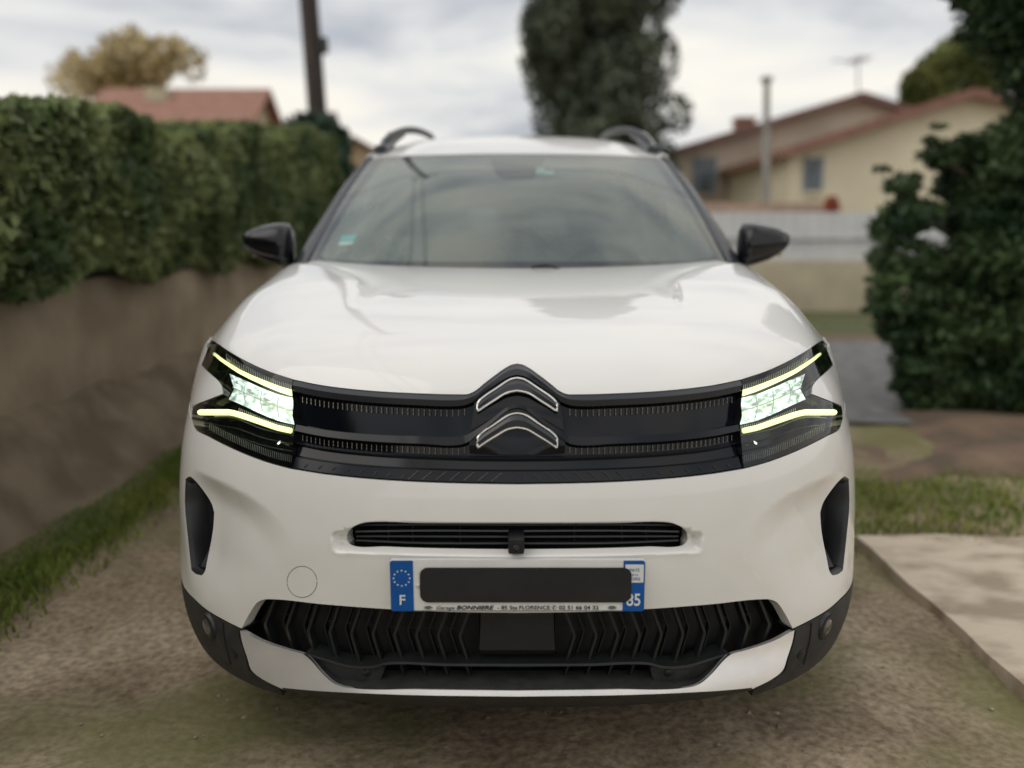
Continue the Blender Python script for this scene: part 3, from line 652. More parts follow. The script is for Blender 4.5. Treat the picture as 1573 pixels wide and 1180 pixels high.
# drop duplicate start
def dedupe(a):
    k = [0]
    for i in range(1, len(a)):
        if np.linalg.norm(a[i]-a[k[-1]]) > 1e-4: k.append(i)
    if np.linalg.norm(a[k[-1]]-a[0]) < 1e-4: k = k[:-1]
    return a[k]
panel('skid_plate', SK, dedupe(sk), [], M['silver'], car, off=.0, wall=.012, curve=.002, du=.01, dv=.008)
# ---- dark bumper corners with fog lamps
cor_o = S0.uv(segs(bc_top, [(503, 914), (501, 945), (496, 970)], [(496, 970), (470, 1000), (447, 1020), (412, 1040), (364, 1061)], [(364, 1061), (397, 1044), (411, 1032)], [(411, 1032), (418, 1010), (426, 985), (429, 969)]))
bvb = S0.uv([(364, 1062)])[0]
cor_o = np.vstack([S0.uv(segs(shift(bc_top, 1, 1.5))), resample([(bvl[0], bvl[1]-.004), (1.30, bvl[1]-.03), (1.30, .06), (1.1, .04), (.9, .03), (bvb[0], max(.02, bvb[1]-.02))], step=.02, smooth=False)[1:], S0.uv(segs([(364, 1061), (397, 1043)], [(397, 1043), (411, 1032), (418, 1010), (426, 985), (429, 970)]))])
for sgn in (False, True):
    s_ = -1 if sgn else 1
    o = panel('bumper_corner', S0, dedupe(cor_o), [], M['plastic'], car, off=.0, wall=.02, mirror=sgn, curve=.001)
    u_ = S0.uv([(474, 962)]); p_ = S0.raw(u_)[0]; nn = S0.rawn(u_)[0]
    m = MB(); m.tube([(p_+nn*k)*[s_, 1, 1] for k in (-.002, .005, .006, .002)], [.034, .031, .027, .024], 24); fl = m.build('fog_lamp', M['satin'], o)
    m = MB(); m.tube([(p_+nn*k)*[s_, 1, 1] for k in (.003, .006, .008)], [.024, .018, .008], 24); m.build('fog_lens', mat('fog_glass', (.10, .105, .11), rough=.04, coat=1, metal=.4, var=.3, vscale=40), fl)
    u_ = S0.uv([(436, 1005)]); p_ = S0.raw(u_)[0]; nn = S0.rawn(u_)[0]
    m = MB(); m.tube([(p_+nn*k)*[s_, 1, 1] for k in (-.002, .0015, .0025)], [.0125, .0125, .010], 20); ps = m.build('parking_sensor', M['satin'], o)
    m = MB(); m.tube(online(S0, [(452, 957), (449, 985), (440, 1020)], .0005, step=5)*[s_, 1, 1], .0025, 6); m.build('moulded_rib', M['satin'], o)
# tow eye cover
u_ = S0.uv([(464-PX0+2*(PX0-464), 894)]); th = np.linspace(0, 2*math.pi, 49)[:-1]
cu = uvF([(330.5+23.5*math.cos(t)*.98, 894+24*math.sin(t)) for t in th]); q_ = (SF.pos(cu)-SF.nrm(cu)*.0003)*[-1, 1, 1]
m = MB(); m.tube(q_, .0008, 5, closed=True); m.build('tow_eye_cover', M['dark'], car)
# under lip / undertray
m = MB(); e0 = uvF(full(resample(skl[::-1]+skb[::-1][1:2], n=40)), SK); q0 = SK.pos(e0)
q1 = q0.copy(); q1[:, 2] -= .012; q1[:, 1] += .012; q2 = q1.copy(); q2[:, 1] += .10; q2[:, 2] = .165; q3 = q2.copy(); q3[:, 1] = 4.3; q3[:, 2] = .19
m.grid([q0-[0, -.002, .0], q1, q2, q3]); m.build('undertray', M['plastic'], car)
# ------------------------------------------------------------ number plate
pl = empty('number_plate', tuple(at(.5, 900, -.016)), None, None); pl.parent = car; pl.matrix_parent_inverse = Matrix.Translation((0, -1.4, 0))
PC = at(.5, 900, -.016)
white = mat('plate_white', (.74, .74, .72), rough=.35, var=.03, vscale=30); blue = mat('plate_blue', (.0, .085, .34), rough=.35, var=.06, vscale=30)
ink = mat('black_ink', (.012, .012, .012), rough=.5, var=.1)
def rrect(x0, x1, z0, z1, r, y, corners=(1, 1, 1, 1), k=6):
    P = []
    for (cx, cz, a0, on) in ((x1-r, z1-r, 0, corners[0]), (x0+r, z1-r, 90, corners[1]), (x0+r, z0+r, 180, corners[2]), (x1-r, z0+r, 270, corners[3])):
        if on: P += [(cx+r*math.cos(R(a0+90*i/k)), y, cz+r*math.sin(R(a0+90*i/k))) for i in range(k+1)]
        else: P.append((cx+r*(1 if a0 in (0, 270) else -1), y, cz+r*(1 if a0 in (0, 90) else -1)))
    return np.array(P)+PC
def plate(name, x0, x1, z0, z1, m, par, y=0, d=.001, r=.006, corners=(1, 1, 1, 1)):
    mb = MB(); mb.prism(rrect(x0, x1, z0, z1, r, y, corners)[::-1], (0, d, 0)); return mb.build(name, m, par, smooth=False)
bp = plate('plate_base', -.26, .26, -.055, .055, white, pl, d=.012)
plate('blue_band', -.2595, -.2125, -.0545, .0545, blue, pl, y=-.0015, corners=(0, 1, 1, 0))
rb = plate('blue_band', .2155, .2595, -.0545, .0545, blue, pl, y=-.0015, corners=(1, 0, 0, 1))
plate('region_label', .219, .2565, .008, .0465, white, rb, y=-.0025, r=.002)
DG = None
def text(s, x, z, h, m, par, name='lettering', shear=0, bold=0, align='LEFT', y=-.003, sx=1.0):
    c = bpy.data.curves.new(name, 'FONT'); c.body = s; c.size = h/.70; c.shear = shear; c.offset = bold*h; c.align_x = align; c.extrude = 0.0002
    o = bpy.data.objects.new('tmp', c); COL.objects.link(o); o.rotation_euler = (R(90), 0, 0); o.location = Vector(PC)+Vector((x, y, z)); o.scale = (sx, 1, 1)
    bpy.context.view_layer.update(); dg = bpy.context.evaluated_depsgraph_get(); me = bpy.data.meshes.new_from_object(o.evaluated_get(dg)); me.transform(o.matrix_world)
    wd = max(v.co.x for v in me.vertices)-PC[0]
    me.materials.clear(); bpy.data.objects.remove(o); me.name = name
    link(name, me, m, par); return wd
text('F', -.236, -.040, .021, white, pl, bold=.02, align='CENTER', y=-.002)
text('85', .2375, -.042, .026, white, rb, bold=.02, align='CENTER', y=-.002, sx=.82)
text('PAYS', .2375, .032, .0065, blue, rb, align='CENTER', y=-.003); text('DE LA', .2375, .023, .004, blue, rb, align='CENTER', y=-.003); text('LOIRE', .2375, .013, .0065, blue, rb, align='CENTER', y=-.003)
m = MB()
for k in range(12):
    a = R(30*k); cx, cz = -.236+.0165*math.sin(a), .017+.0165*math.cos(a)
    P = [(cx+(.0024 if i % 2 == 0 else .0011)*math.sin(R(36*i)), -.002, cz+(.0024 if i % 2 == 0 else .0011)*math.cos(R(36*i))) for i in range(10)]
    m.prism(np.array(P)+PC, (0, .0006, 0))
m.build('ring_of_stars', white, pl, smooth=False)
x = text('Garage', -.168, -.0505, .0072, ink, pl, shear=.3, y=-.002, sx=1.3); x = text('BONNIERE', x+.003, -.0505, .0080, ink, pl, shear=.25, bold=.035, y=-.002, sx=1.36)
x = text('- 85 Ste', x+.007, -.0505, .0080, ink, pl, y=-.002, bold=.012, sx=1.15); x = text('FLORENCE', x+.003, -.0505, .0080, ink, pl, y=-.002, bold=.012, sx=1.15)
x = text('\u2706', x+.003, -.0505, .0078, ink, pl, y=-.002); x = text('02 51 66 04 32', x+.005, -.0505, .0078, ink, pl, bold=.02, y=-.002, sx=1.2)
for cx in (-.183, .194):
    m = MB(); m.tube([PC+np.array([cx+.0085*math.cos(t), -.0015, -.047+.003*math.sin(t)]) for t in np.linspace(0, 6.28, 25)[:-1]], .0005, 4, closed=True)
    m.tube([PC+np.array([cx+.005*math.cos(t), -.0015, -.0465+.0015*math.sin(t)]) for t in np.linspace(0, 6.28, 13)[:-1]], .0007, 4, closed=True); m.build('dealer_mark', ink, pl)
m = MB(); m.tube([PC+np.array([-.2125, -.001, -.0535]), PC+np.array([.2155, -.001, -.0535])], .0005, 4); m.build('edge_line', ink, pl)
m = MB(); m.tube([PC+np.array([-.2035, k, 0]) for k in (0, -.003, -.0035)], [.0038, .0032, .001], 12); m.build('rivet', M['silver'], pl)
plate('blackout_strip', -.199, .232, -.0345, .0405, mat('plate_blackout', (.012, .012, .0118), rough=.75, var=.2, vscale=15), pl, y=-.0042, d=.001, r=.017)  # added strip standing for the blacked-out characters, no tape there
# ------------------------------------------------------------ windscreen, pillars, roof
cols = [0, .36, .72, 1.0]
bt = [(0, 426, 1.10), (117, 425, 1.13), (234, 421, 1.21), (327, 410, 1.36)]; tp = [(0, 234.5, 1.895), (80, 235, 1.905), (160, 237.5, 1.95), (224, 241, 2.04)]
B3 = np.array([at(*p) for p in bt]); T3 = np.array([at(*p) for p in tp]); Gn = []
for t in (0, .33, .67, 1): Gn.append(B3*(1-t)+T3*t+np.array([0, -.026, .045])*(4*t*(1-t))*np.array([[1], [.95], [.75], [.35]]))
Gn = np.array(Gn); tw = np.array([0, .3, .6, .84]); GS = Surf(np.concatenate([Gn[:, :0:-1]*[-1, 1, 1], Gn], 1), np.r_[-tw[:0:-1], tw], [0, .31, .63, .95])
GS.prep(.84, (0, .95), 90)
gl = np.array([(-.84, 0), (-.84, .95), (.84, .95), (.84, 0)], float)
def box_uv(u0, v0, u1, v1, st=.03): return resample([(u0, v0), (u0, v1), (u1, v1), (u1, v0)], step=st, smooth=False, closed=True)
ws = panel('windscreen', GS, box_uv(-.83, .0, .83, .948), [], M['glass'], car, wall=0, du=.03, dv=.03)
hole = S_h = segs([(0, 400.5), (160, 400), (285, 397.5), (299, 395), (303, 388)], [(303, 388), (255, 308), (214, 254)], [(214, 254), (209, 248), (198, 245.5), (100, 243), (42, 242.5)], [(42, 242.5), (34, 262), (26, 270), (0, 271)])
hu = GS.uv(hole); hu = dedupe(np.vstack([hu, mir(hu)[::-1][1:-1]]))
panel('windscreen_border', GS, box_uv(-.835, .002, .835, .948), [hu], M['frit'], ws, off=-.004, wall=0, du=.03, dv=.03)
panel('glow_haze_panel', GS, hu, [], M['film_haze'], ws, off=-.008, wall=0, du=.04, dv=.04)  # added panel: its pale colour stands in for light from the cabin
sq = GS.uv([(-270, 360), (-247, 359.5), (-253, 375), (-276, 376.5)]); m = MB(); m.add(GS.pos(sq)-GS.nrm(sq)*.003, [(0, 1, 2, 3)]); stk = m.build('insurance_sticker', mat('cyan_sticker', (.22, .62, .62), rough=.6, var=.08, vscale=60, emit=None), ws)
sq = GS.uv([(-273, 371), (-252, 370.5), (-254, 375), (-276, 376.5)]); m = MB(); m.add(GS.pos(sq)-GS.nrm(sq)*.0028, [(0, 1, 2, 3)]); m.build('sticker_label', mat('pale_label', (.75, .8, .78), var=.1, vscale=200), stk)
for a, b, c_, d_ in ((-1+30, 256, 42, 266), (42, 261, 56, 267.5)):
    sq = GS.uv([(a, b), (c_, b), (c_, d_), (a, d_)]); m = MB(); m.add(GS.pos(sq)-GS.nrm(sq)*.003, [(0, 1, 2, 3)]); m.build('service_sticker', mat('mint_sticker', (.45, .7, .6), var=.1, vscale=90), ws)
# wiper rest at the bottom edge
m = MB(); m.tube(online(GS, [(22, 414), (32, 411.5), (50, 411.5), (64, 416)], .010, step=4), [.006]*0 or .006, 8); m.tube(online(GS, [(64, 417), (180, 421), (300, 413)], .004, step=8), .005, 6); m.build('wiper', M['satin'], car)
m = MB(); m.tube(online(GS, [(-30, 421), (-150, 419), (-290, 412)], .006, step=8), .004, 6); m.build('wiper', M['satin'], car)
# pillars
for s_ in (1, -1):
    fx = np.array([s_, 1, 1])
    inn = np.array([(328, 412), (300, 366), (275, 325), (250, 284), (224, 240)], float); out = np.array([(348, 411), (325, 371), (300, 333.5), (268, 286), (227, 238.5)], float)
    ts = np.linspace(0, 1, 16); iy = 1.36+(2.05-1.36)*ts; q = resample(inn, n=16); o = resample(out, n=16)
    I = np.array([at(a, b, y) for (a, b), y in zip(q, iy)]); O = np.array([at(a, b, y+.085) for (a, b), y in zip(o, iy)])
    Mi = (I+O)/2+np.array([.002, -.022, .008]); Mi2 = I*.82+O*.18+np.array([0, -.012, .0]); O2 = O+np.array([-.012, .10, -.004]); I0 = I+np.array([-.004, .03, -.01])
    m = MB(); m.grid(np.array([I0, I+[0, -.002, 0], Mi2, Mi, O, O2])*fx, flip=s_ < 0); m.build('windscreen_pillar', M['trim'], car, angle=60)
    m = MB(); m.tube((I+np.array([-.004, -.004, .002]))*fx, .007, 8); m.build('pillar_seal', M['dark'], car)
# roof
RN = []
ys = [1.895, 2.05, 2.30, 2.8, 3.4, 4.0, 4.33]; zc_ = [None, 1.597, 1.652, 1.672, 1.665, 1.61, 1.50]; xe_ = [None, .60, .603, .60, .59, .57, .55]; ze_ = [None, 1.565, 1.592, 1.612, 1.602, 1.545, 1.44]
f4 = [0, .36, .72, 1.0]; f4 = [0, .36, .72, 1.0]; q_ = np.array([(0, .925), (.3, .925), (.6, .93), (.825, .935)]); fr4 = list(GS.raw(q_)+GS.rawn(q_)*.006)
RN.append(fr4)
for i in range(1, 7):
    r_ = [np.array([f*xe_[i], ys[i]+(.10*f**3 if i < 2 else 0), zc_[i]-(zc_[i]-ze_[i])*f**3.2]) for f in f4]; RN.append(r_)
RN = np.array(RN); tr = np.array([0, .3, .6, .84]); RS = Surf(np.concatenate([RN[:, :0:-1]*[-1, 1, 1], RN], 1), np.r_[-tr[:0:-1], tr], [0, .16, .42, .92, 1.52, 2.12, 2.48])

panel('roof', RS, box_uv(-.845, 0, .845, 2.48), [], M['paint'], car, wall=.02, du=.03, dv=.03, curve=.004)
m = MB(); q = np.stack(np.meshgrid(np.linspace(-.85, .85, 24), np.linspace(.02, 2.4, 24)), -1).reshape(-1, 2); m.grid((RS.raw(q)-[0, 0, .05]).reshape(24, 24, 3)); m.build('headlining', M['liner'], car)
for s_ in (1, -1):
    fx = np.array([s_, 1, 1]); e_ = RS.raw([(.842, v) for v in np.linspace(.02, 2.4, 30)])+[.014, 0, -.016]
    m = MB(); m.tube(e_*fx, .022, 10); m.build('roof_edge', M['paint'], car)
    P = np.array([at(207, 230, 2.08), at(201, 219, 2.12), at(190, 208, 2.2), at(176, 201.5, 2.32), at(162, 200, 2.46), at(150, 202, 2.62), at(140, 206, 2.85), at(132, 211, 3.1), (.47, 3.5, 1.70), (.48, 3.8, 1.66), (.49, 4.0, 1.56)])
    P = resample(P, step=.03); m = MB(); m.tube(P*fx, .0165, 12, flat=.9); rl = m.build('roof_rail', M['satin'], car)
    m = MB(); a = at(207, 231, 2.07); b = at(192, 212, 2.28); m.tube(np.array([a, (a+b)/2+[0, 0, .002], b, at(176, 204, 2.34)])*fx, [.022, .030, .030, .018], 10); m.build('rail_foot', M['trim'], rl)
    m = MB(); m.tube(np.array([at(178, 241.5, 1.99), at(190, 242, 2.0), at(194, 243, 2.02)])*fx, .011, 8); m.build('roof_seal_block', M['dark'], car) if s_ > 0 else None
# ------------------------------------------------------------ sides, doors, tail
sec = [(.86, .25), (.915, .34), (.935, .5), (.942, .7), (.935, .85), (.912, .93), (.87, 1.0), (.82, 1.11), (.75, 1.34), (.655, 1.535), (.60, 1.60)]
st = [(.5, 1.0), (1.4, 1.0), (2.3, 1.0), (3.2, .995), (3.9, .975), (4.3, .93), (4.5, .86)]
SN = np.array([[(x*k, y, z) for y, k in st] for x, z in sec]); SS = Surf(SN, [a for a, _ in st], [z for _, z in sec])
def arc(cy, r, a0, a1, n=24): return [(cy+r*math.cos(R(a)), .35+r*math.sin(R(a))) for a in np.linspace(a0, a1, n)]
Ld = lambda P: resample(P, step=.03, smooth=False, closed=True)
winf = [(1.66, 1.03), (2.52, 1.04), (2.50, 1.47), (2.22, 1.46), (1.95, 1.30)]; winr = [(2.60, 1.04), (3.45, 1.08), (3.50, 1.20), (3.30, 1.46), (2.58, 1.475)]
for mm in (False, True):
    panel('wing_side', SS, Ld([(1.30, .34), (1.44, .34), (1.44, .95), (1.10, .93), (.95, .87), (.92, .76)]+arc(.93, .40, 88, 20)), [], M['paint'], car, du=.04, dv=.04, mirror=mm)
    fd = panel('front_door', SS, Ld([(1.45, .34), (2.545, .34), (2.545, 1.50), (2.16, 1.50), (1.56, 1.10), (1.45, .98)]), [Ld(winf)], M['paint'], car, du=.04, dv=.04, mirror=mm)
    panel('door_window', SS, Ld(winf), [], M['sglass'], fd, off=-.006, wall=0, du=.06, dv=.06, mirror=mm)
    rd = panel('rear_door', SS, Ld([(2.555, .34), (3.12, .34)]+arc(3.66, .40, 165, 100)+[(3.60, .90), (3.62, 1.20), (3.40, 1.50), (2.555, 1.50)]), [Ld(winr)], M['paint'], car, du=.04, dv=.04, mirror=mm)
    panel('door_window', SS, Ld(winr), [], M['sglass'], rd, off=-.006, wall=0, du=.06, dv=.06, mirror=mm)
    panel('rear_quarter', SS, Ld([(3.61, .76)]+arc(3.66, .40, 95, 20)+[(4.10, .34), (4.48, .36), (4.45, 1.0), (4.33, 1.50), (3.41, 1.51), (3.63, 1.20)]), [], M['paint'], car, du=.04, dv=.04, mirror=mm)
    panel('roof_side', SS, Ld([(2.12, 1.505), (4.36, 1.505), (4.33, 1.595), (2.10, 1.595)]), [], M['trim'], car, du=.05, dv=.03, mirror=mm)
    panel('sill_cladding', SS, Ld([(1.31, .26), (3.24, .26), (3.24, .42), (1.31, .42)]), [], M['plastic'], car, off=.012, du=.05, dv=.04, mirror=mm)
    for cy, a_ in ((.93, 92), (3.66, 158)):
        panel('arch_cladding', SS, dedupe(Ld(arc(cy, .43, a_, 8)+arc(cy, .375, 8, a_))), [], M['plastic'], car, off=.008, wall=.06, du=.05, dv=.03, mirror=mm)
    panel('inner_trim', SS, Ld([(1.5, .5), (4.3, .5), (4.3, 1.0), (4.2, 1.54), (2.15, 1.54), (1.6, 1.09)]), [Ld(winf), Ld(winr)], M['liner'], car, off=-.045, wall=0, du=.06, dv=.06, mirror=mm)
TL = Surf(np.array([[(x, y, z) for x in (-.80*k, 0, .80*k)] for y, z, k in ((4.42, .3, 1.05), (4.52, .6, 1.08), (4.52, .95, 1.06), (4.40, 1.2, .95), (4.28, 1.48, .72))]), [-.8, 0, .8], [.3, .6, .95, 1.2, 1.48])
TL.flipn = -1
rw = Ld([(-.62, 1.05), (.62, 1.05), (.66, 1.40), (-.66, 1.40)])
tg = panel('tailgate', TL, Ld([(-.8, .3), (.8, .3), (.8, 1.48), (-.8, 1.48)]), [rw], M['paint'], car, du=.06, dv=.05)
panel('rear_window', TL, rw, [], M['privacy'], tg, off=-.005, wall=0, du=.08, dv=.08)
# wheels
def wheel(x, y, s_):
    e_ = empty('wheel', (x, y, .35), None, None); e_.parent = car; e_.matrix_parent_inverse = Matrix.Translation((0, -1.4, 0))
    pr = [(-.105, .23), (-.11, .30), (-.10, .335), (-.08, .35), (0, .354), (.08, .35), (.10, .335), (.11, .30), (.105, .23)]
    th = np.linspace(0, 2*math.pi, 49)[:-1]
    G = np.array([[(x+a, y+r*math.cos(t), .35+r*math.sin(t)) for t in th] for a, r in pr]); m = MB(); m.grid(G, wrap=True); m.build('tyre', M['rubber'], e_)
    pr = [(-.10*s_, .232), (.085*s_, .232), (.09*s_, .21), (.04*s_, .20), (.03*s_, .05), (.05*s_, .04), (.05*s_, .001)]
    G = np.array([[(x+a, y+r*math.cos(t), .35+r*math.sin(t)) for t in th] for a, r in pr]); m = MB(); m.grid(G, wrap=True)
    for k in range(5):
        t = R(72*k+90); m.add([(x+s_*a, y+r*math.cos(t+d), .35+r*math.sin(t+d)) for a, r, d in ((.07, .06, -.5), (.07, .06, .5), (.085, .22, .16), (.085, .22, -.16))], [(0, 1, 2, 3)])
    m.build('rim', M['alloy'], e_)
for s_ in (1, -1):
    for y in (.93, 3.66): wheel(.80*s_, y, s_)
# ------------------------------------------------------------ door mirrors
sl = [(421, 362, 370, .015), (418, 359.5, 378, .03), (412, 356, 385, .05), (402, 351, 392, .065), (388, 346.5, 400, .078), (370, 343, 406, .088), (358, 342, 409.5, .092), (350, 344, 411, .09), (345, 352, 410, .07), (342, 372, 404, .03)]
for s_ in (1, -1):
    G = []; xo = -4 if s_ > 0 else 0
    for dx, t_, b_, dp in sl:
        a = at(dx+xo, t_, 1.53); b = at(dx+xo, b_, 1.53); c_ = (a+b)/2; hz = (a[2]-b[2])/2
        ring = []
        for t in np.linspace(0, 2*math.pi, 25)[:-1]:
            cz, cy_ = math.sin(t), math.cos(t); ring.append((c_[0], c_[1]-.0+dp*(1.0 if cy_ < 0 else .55)*math.copysign(abs(cy_)**.85, cy_), c_[2]+hz*math.copysign(abs(cz)**.8, cz)))
        G.append(ring)
    G = np.array(G)*[s_, 1, 1]; G = np.concatenate([G[:1]*0+G[:1].mean(1, keepdims=True), G, G[-1:]*0+G[-1:].mean(1, keepdims=True)])
    mrr = empty('door_mirror', (.83*s_, 1.53, 1.1), None, None); mrr.parent = car; mrr.matrix_parent_inverse = Matrix.Translation((0, -1.4, 0))
    m = MB(); m.grid(G, wrap=True, flip=s_ > 0); m.build('mirror_shell', M['gloss'], mrr, angle=80)
    m = MB(); a = G[2:-2, 14]+np.array([0, -.0005, 0]); m.tube(a, .0022, 6); m.build('shell_seam', M['trim'], mrr)
    m = MB(); m.tube(np.array([at(352+xo, 404, 1.54), at(343+xo, 409, 1.55), at(330, 412, 1.60)])*[s_, 1, 1], [.03, .022, .03], 10, flat=1.0); m.build('mirror_arm', M['satin'], mrr)
    m = MB(); c_ = at(383, 374, 1.53+.05)*[s_, 1, 1]; m.box(c_, (.12, .006, .10), bev=.002); m.build('mirror_glass', mat('mirror_glass', (.8, .8, .8), rough=.02, metal=1, var=.01), mrr)
# ------------------------------------------------------------ cabin
cab = empty('interior', (0, 2, .8), None, None); cab.parent = car; cab.matrix_parent_inverse = Matrix.Translation((0, -1.4, 0))
m = MB(); X = np.linspace(-.74, .74, 24); prf = [(1.14, 1.03), (1.35, 1.035), (1.55, 1.03), (1.68, 1.0), (1.73, .93), (1.70, .75), (1.6, .45)]
m.grid([[(x*(1-.10*(y < 1.2)), y+.10*(abs(x)/.74)**2*(y < 1.3), z+(.035*math.exp(-((x-.36)/.16)**2) if 1.4 < y < 1.72 else 0)) for x in X] for y, z in prf], flip=True); m.build('dashboard', M['dash'], cab)
m = MB(); c_ = np.array([.36, 1.80, .99]); A_ = np.array([1, 0, 0]); B_ = np.array([0, .42, .91]); th = np.linspace(0, 2*math.pi, 41)[:-1]
m.tube([c_+.185*(math.cos(t)*A_+math.sin(t)*B_) for t in th], .016, 10, closed=True)
m.box(c_+[0, -.01, -.01], (.12, .05, .11), rx=R(-25), bev=.02); m.tube([c_-.17*A_, c_+.17*A_], .014, 8); m.tube([c_, c_-.17*B_], .014, 8); m.build('steering_wheel', M['satin'], cab)
def seat(x, y, w_=.5):
    m = MB(); m.box((x, y, 1.0-.12), (w_, .15, .66), bev=.06, rx=R(-12)); m.box((x, y-.28, .58), (w_, .52, .17), bev=.06); m.box((x-w_*.45, y-.05, .88), (.07, .17, .5), bev=.03, rx=R(-12)); m.box((x+w_*.45, y-.05, .88), (.07, .17, .5), bev=.03, rx=R(-12)); s_ = m.build('front_seat' if y < 3 else 'rear_seat', M['seat'], cab)
    m = MB(); m.box((x, y+.10, 1.315), (.27 if y < 3 else .24, .10, .19), bev=.045, rx=R(-8)); m.tube([(x-.06, y+.08, 1.15), (x-.06, y+.10, 1.27)], .007, 6); m.tube([(x+.06, y+.08, 1.15), (x+.06, y+.10, 1.27)], .007, 6); m.build('headrest', M['seat'], s_)
seat(.37, 2.42); seat(-.37, 2.42)
for x in (-.42, 0, .42): seat(x, 3.30, .42)
m = MB(); m.box(at(0, 268, 2.02)+[0, .06, -.02], (.24, .035, .065), bev=.015); m.tube([at(0, 262, 2.0)+[0, .05, 0], at(0, 246, 2.0)], .012, 8); m.build('cabin_mirror', M['satin'], cab)
m = MB(); m.box((0, 2.8, .42), (1.5, 3.0, .04)); m.box((0, 2.1, .68), (.24, 1.0, .35), bev=.05); m.build('cabin_floor', M['dash'], cab)
for s_ in (1, -1): m = MB(); m.box((.36*s_, 2.1, 1.55), (.40, .18, .015), bev=.006, rx=R(14)); m.build('sun_visor', M['liner'], cab)
# ------------------------------------------------------------ setting
def struct(o): return tag(o, kind='structure')
soil = mat('drive_soil', (.155, .118, .078), rough=.95, bump=.6, bscale=28, spec=.2)
n = soil.node_tree.nodes; l = soil.node_tree.links; p = n['Principled BSDF']; t = n.new('ShaderNodeTexCoord')
def noise(sc, det=5, loc=(0, 0, 0)):
    mp = n.new('ShaderNodeMapping'); mp.inputs['Location'].default_value = loc; z = n.new('ShaderNodeTexNoise'); z.inputs['Scale'].default_value = sc; z.inputs['Detail'].default_value = det
    l.new(t.outputs['Object'], mp.inputs[0]); l.new(mp.outputs[0], z.inputs['Vector']); return z
def ramp(src, stops):
    c = n.new('ShaderNodeValToRGB'); e = c.color_ramp.elements
    e[0].position, e[0].color = stops[0][0], (*stops[0][1], 1); e[1].position, e[1].color = stops[-1][0], (*stops[-1][1], 1)
    for a, b in stops[1:-1]: x = e.new(a); x.color = (*b, 1)
    l.new(src, c.inputs[0]); return c
a = ramp(noise(2.2, 8).outputs[0], [(.32, (.20, .155, .11)), (.5, (.335, .27, .195)), (.68, (.46, .385, .285))])
b = ramp(noise(45, 4, (3, 1, 0)).outputs[0], [(.3, (.45, .42, .38)), (.7, (1.25, 1.22, 1.15))])
mx = n.new('ShaderNodeMix'); mx.data_type = 'RGBA'; mx.blend_type = 'MULTIPLY'; mx.inputs[0].default_value = .8; l.new(a.outputs[0], mx.inputs[6]); l.new(b.outputs[0], mx.inputs[7])
g_ = ramp(noise(1.3, 6, (5, 8, 0)).outputs[0], [(.44, (0, 0, 0)), (.60, (.8, .8, .8))]); mg = n.new('ShaderNodeMix'); mg.data_type = 'RGBA'; mg.inputs[7].default_value = (.155, .155, .06, 1)
l.new(g_.outputs[0], mg.inputs[0]); l.new(mx.outputs[2], mg.inputs[6]); l.new(mg.outputs[2], p.inputs['Base Color'])
k = 141; X, Y = np.meshgrid(np.linspace(-4, 5, k), np.linspace(-4, 11, k)); 
def gh(x, y):                                                # small bumps and wheel ruts
    return .012*np.sin(x*5.1+y*2.3)*np.sin(y*3.7-x*1.9)+.008*np.sin(x*11+y*9)*np.cos(y*13-x*6)-.02
hz = gh(X, Y); edge = np.clip(np.minimum.reduce([X+4, 5-X, Y+4, 11-Y])/.5, 0, 1); hz = hz*edge-.02*(1-edge)
m = MB(); m.grid(np.stack([X, Y, hz], -1)); 
o = [(-4, -4), (5, -4), (5, 11), (-4, 11)]; O = [(-150, -60), (150, -60), (150, 250), (-150, 250)]
m.add([(x, y, -.02) for x, y in o+O], [(0, 4, 5, 1), (1, 5, 6, 2), (2, 6, 7, 3), (3, 7, 4, 0)]); struct(m.build('ground', soil, angle=180))
# asphalt, slab, soil under the conifer, verge
asp = mat('asphalt', (.15, .15, .148), rough=.85, var=.25, vscale=6, bump=.3, bscale=200)
m = MB(); q_ = [(1.55+.12*math.sin(i*1.7), 3.6+i*.2, .002) for i in range(11)]; m.add([(2.2, 3.75, .002), (3.2, 3.6, .002), (7.5, 3.55, .002), (9, 8.0, .002), (-2.0, 8.0, .002), (-2.0, 5.6, .002)]+q_[::-1], [range(17)]); struct(m.build('road', asp))
red = mat('red_soil', (.20, .135, .09), rough=.95, col2=(.11, .08, .055), vscale=2.5, bump=.4, bscale=30)
k = 40; X, Y = np.meshgrid(np.linspace(1.9, 6.5, k), np.linspace(2.3, 4.3, k)); e_ = np.clip(np.minimum.reduce([X-1.9-.3*np.sin(Y*2.3)-.5*(Y-2.3)/2, 6.5-X, Y-2.3-.15*np.sin(X*3.1), 4.3-Y])/.35, 0, 1)
m = MB(); m.grid(np.stack([X+.1*np.sin(Y*5), Y+.08*np.sin(X*4), .07*ss(e_)*(.7+.3*np.sin(X*3+Y*5))-.03*(1-e_)], -1)); struct(m.build('soil_bed', red))
con = mat('pale_concrete', (.58, .49, .38), rough=.9, col2=(.34, .27, .195), vscale=3.4, detail=7, bump=.4, bscale=40, ramp=(.46, .64), stretch=(1, 1.8, 1))
m = MB(); c0 = gr(1330, 829); c1 = gr(1573, 1062)
e1 = [(1.36+.018*math.sin(i*1.3)*.3+.006*math.sin(i*3.1), c0[1]-i*.12) for i in range(30)]; e2 = [(1.45+i*.25, c0[1]+.02*math.sin(i*2.1)) for i in range(16)]; o_ = [(x, y, .018) for x, y in e1[::-1]+e2]+[(5.4, e1[-1][1], .018)]; m.prism(o_, (0, 0, -.07))
struct(m.build('paving', con))
grn = mat('grass_base', (.06, .085, .022), rough=.95, col2=(.10, .09, .04), vscale=6, bump=.8, bscale=40)
m = MB(); Y = np.linspace(-3.5, 8.6, 80); wv = lambda y, s_: s_+.07*np.sin(y*3.1+s_*9)+.04*np.sin(y*8.3)
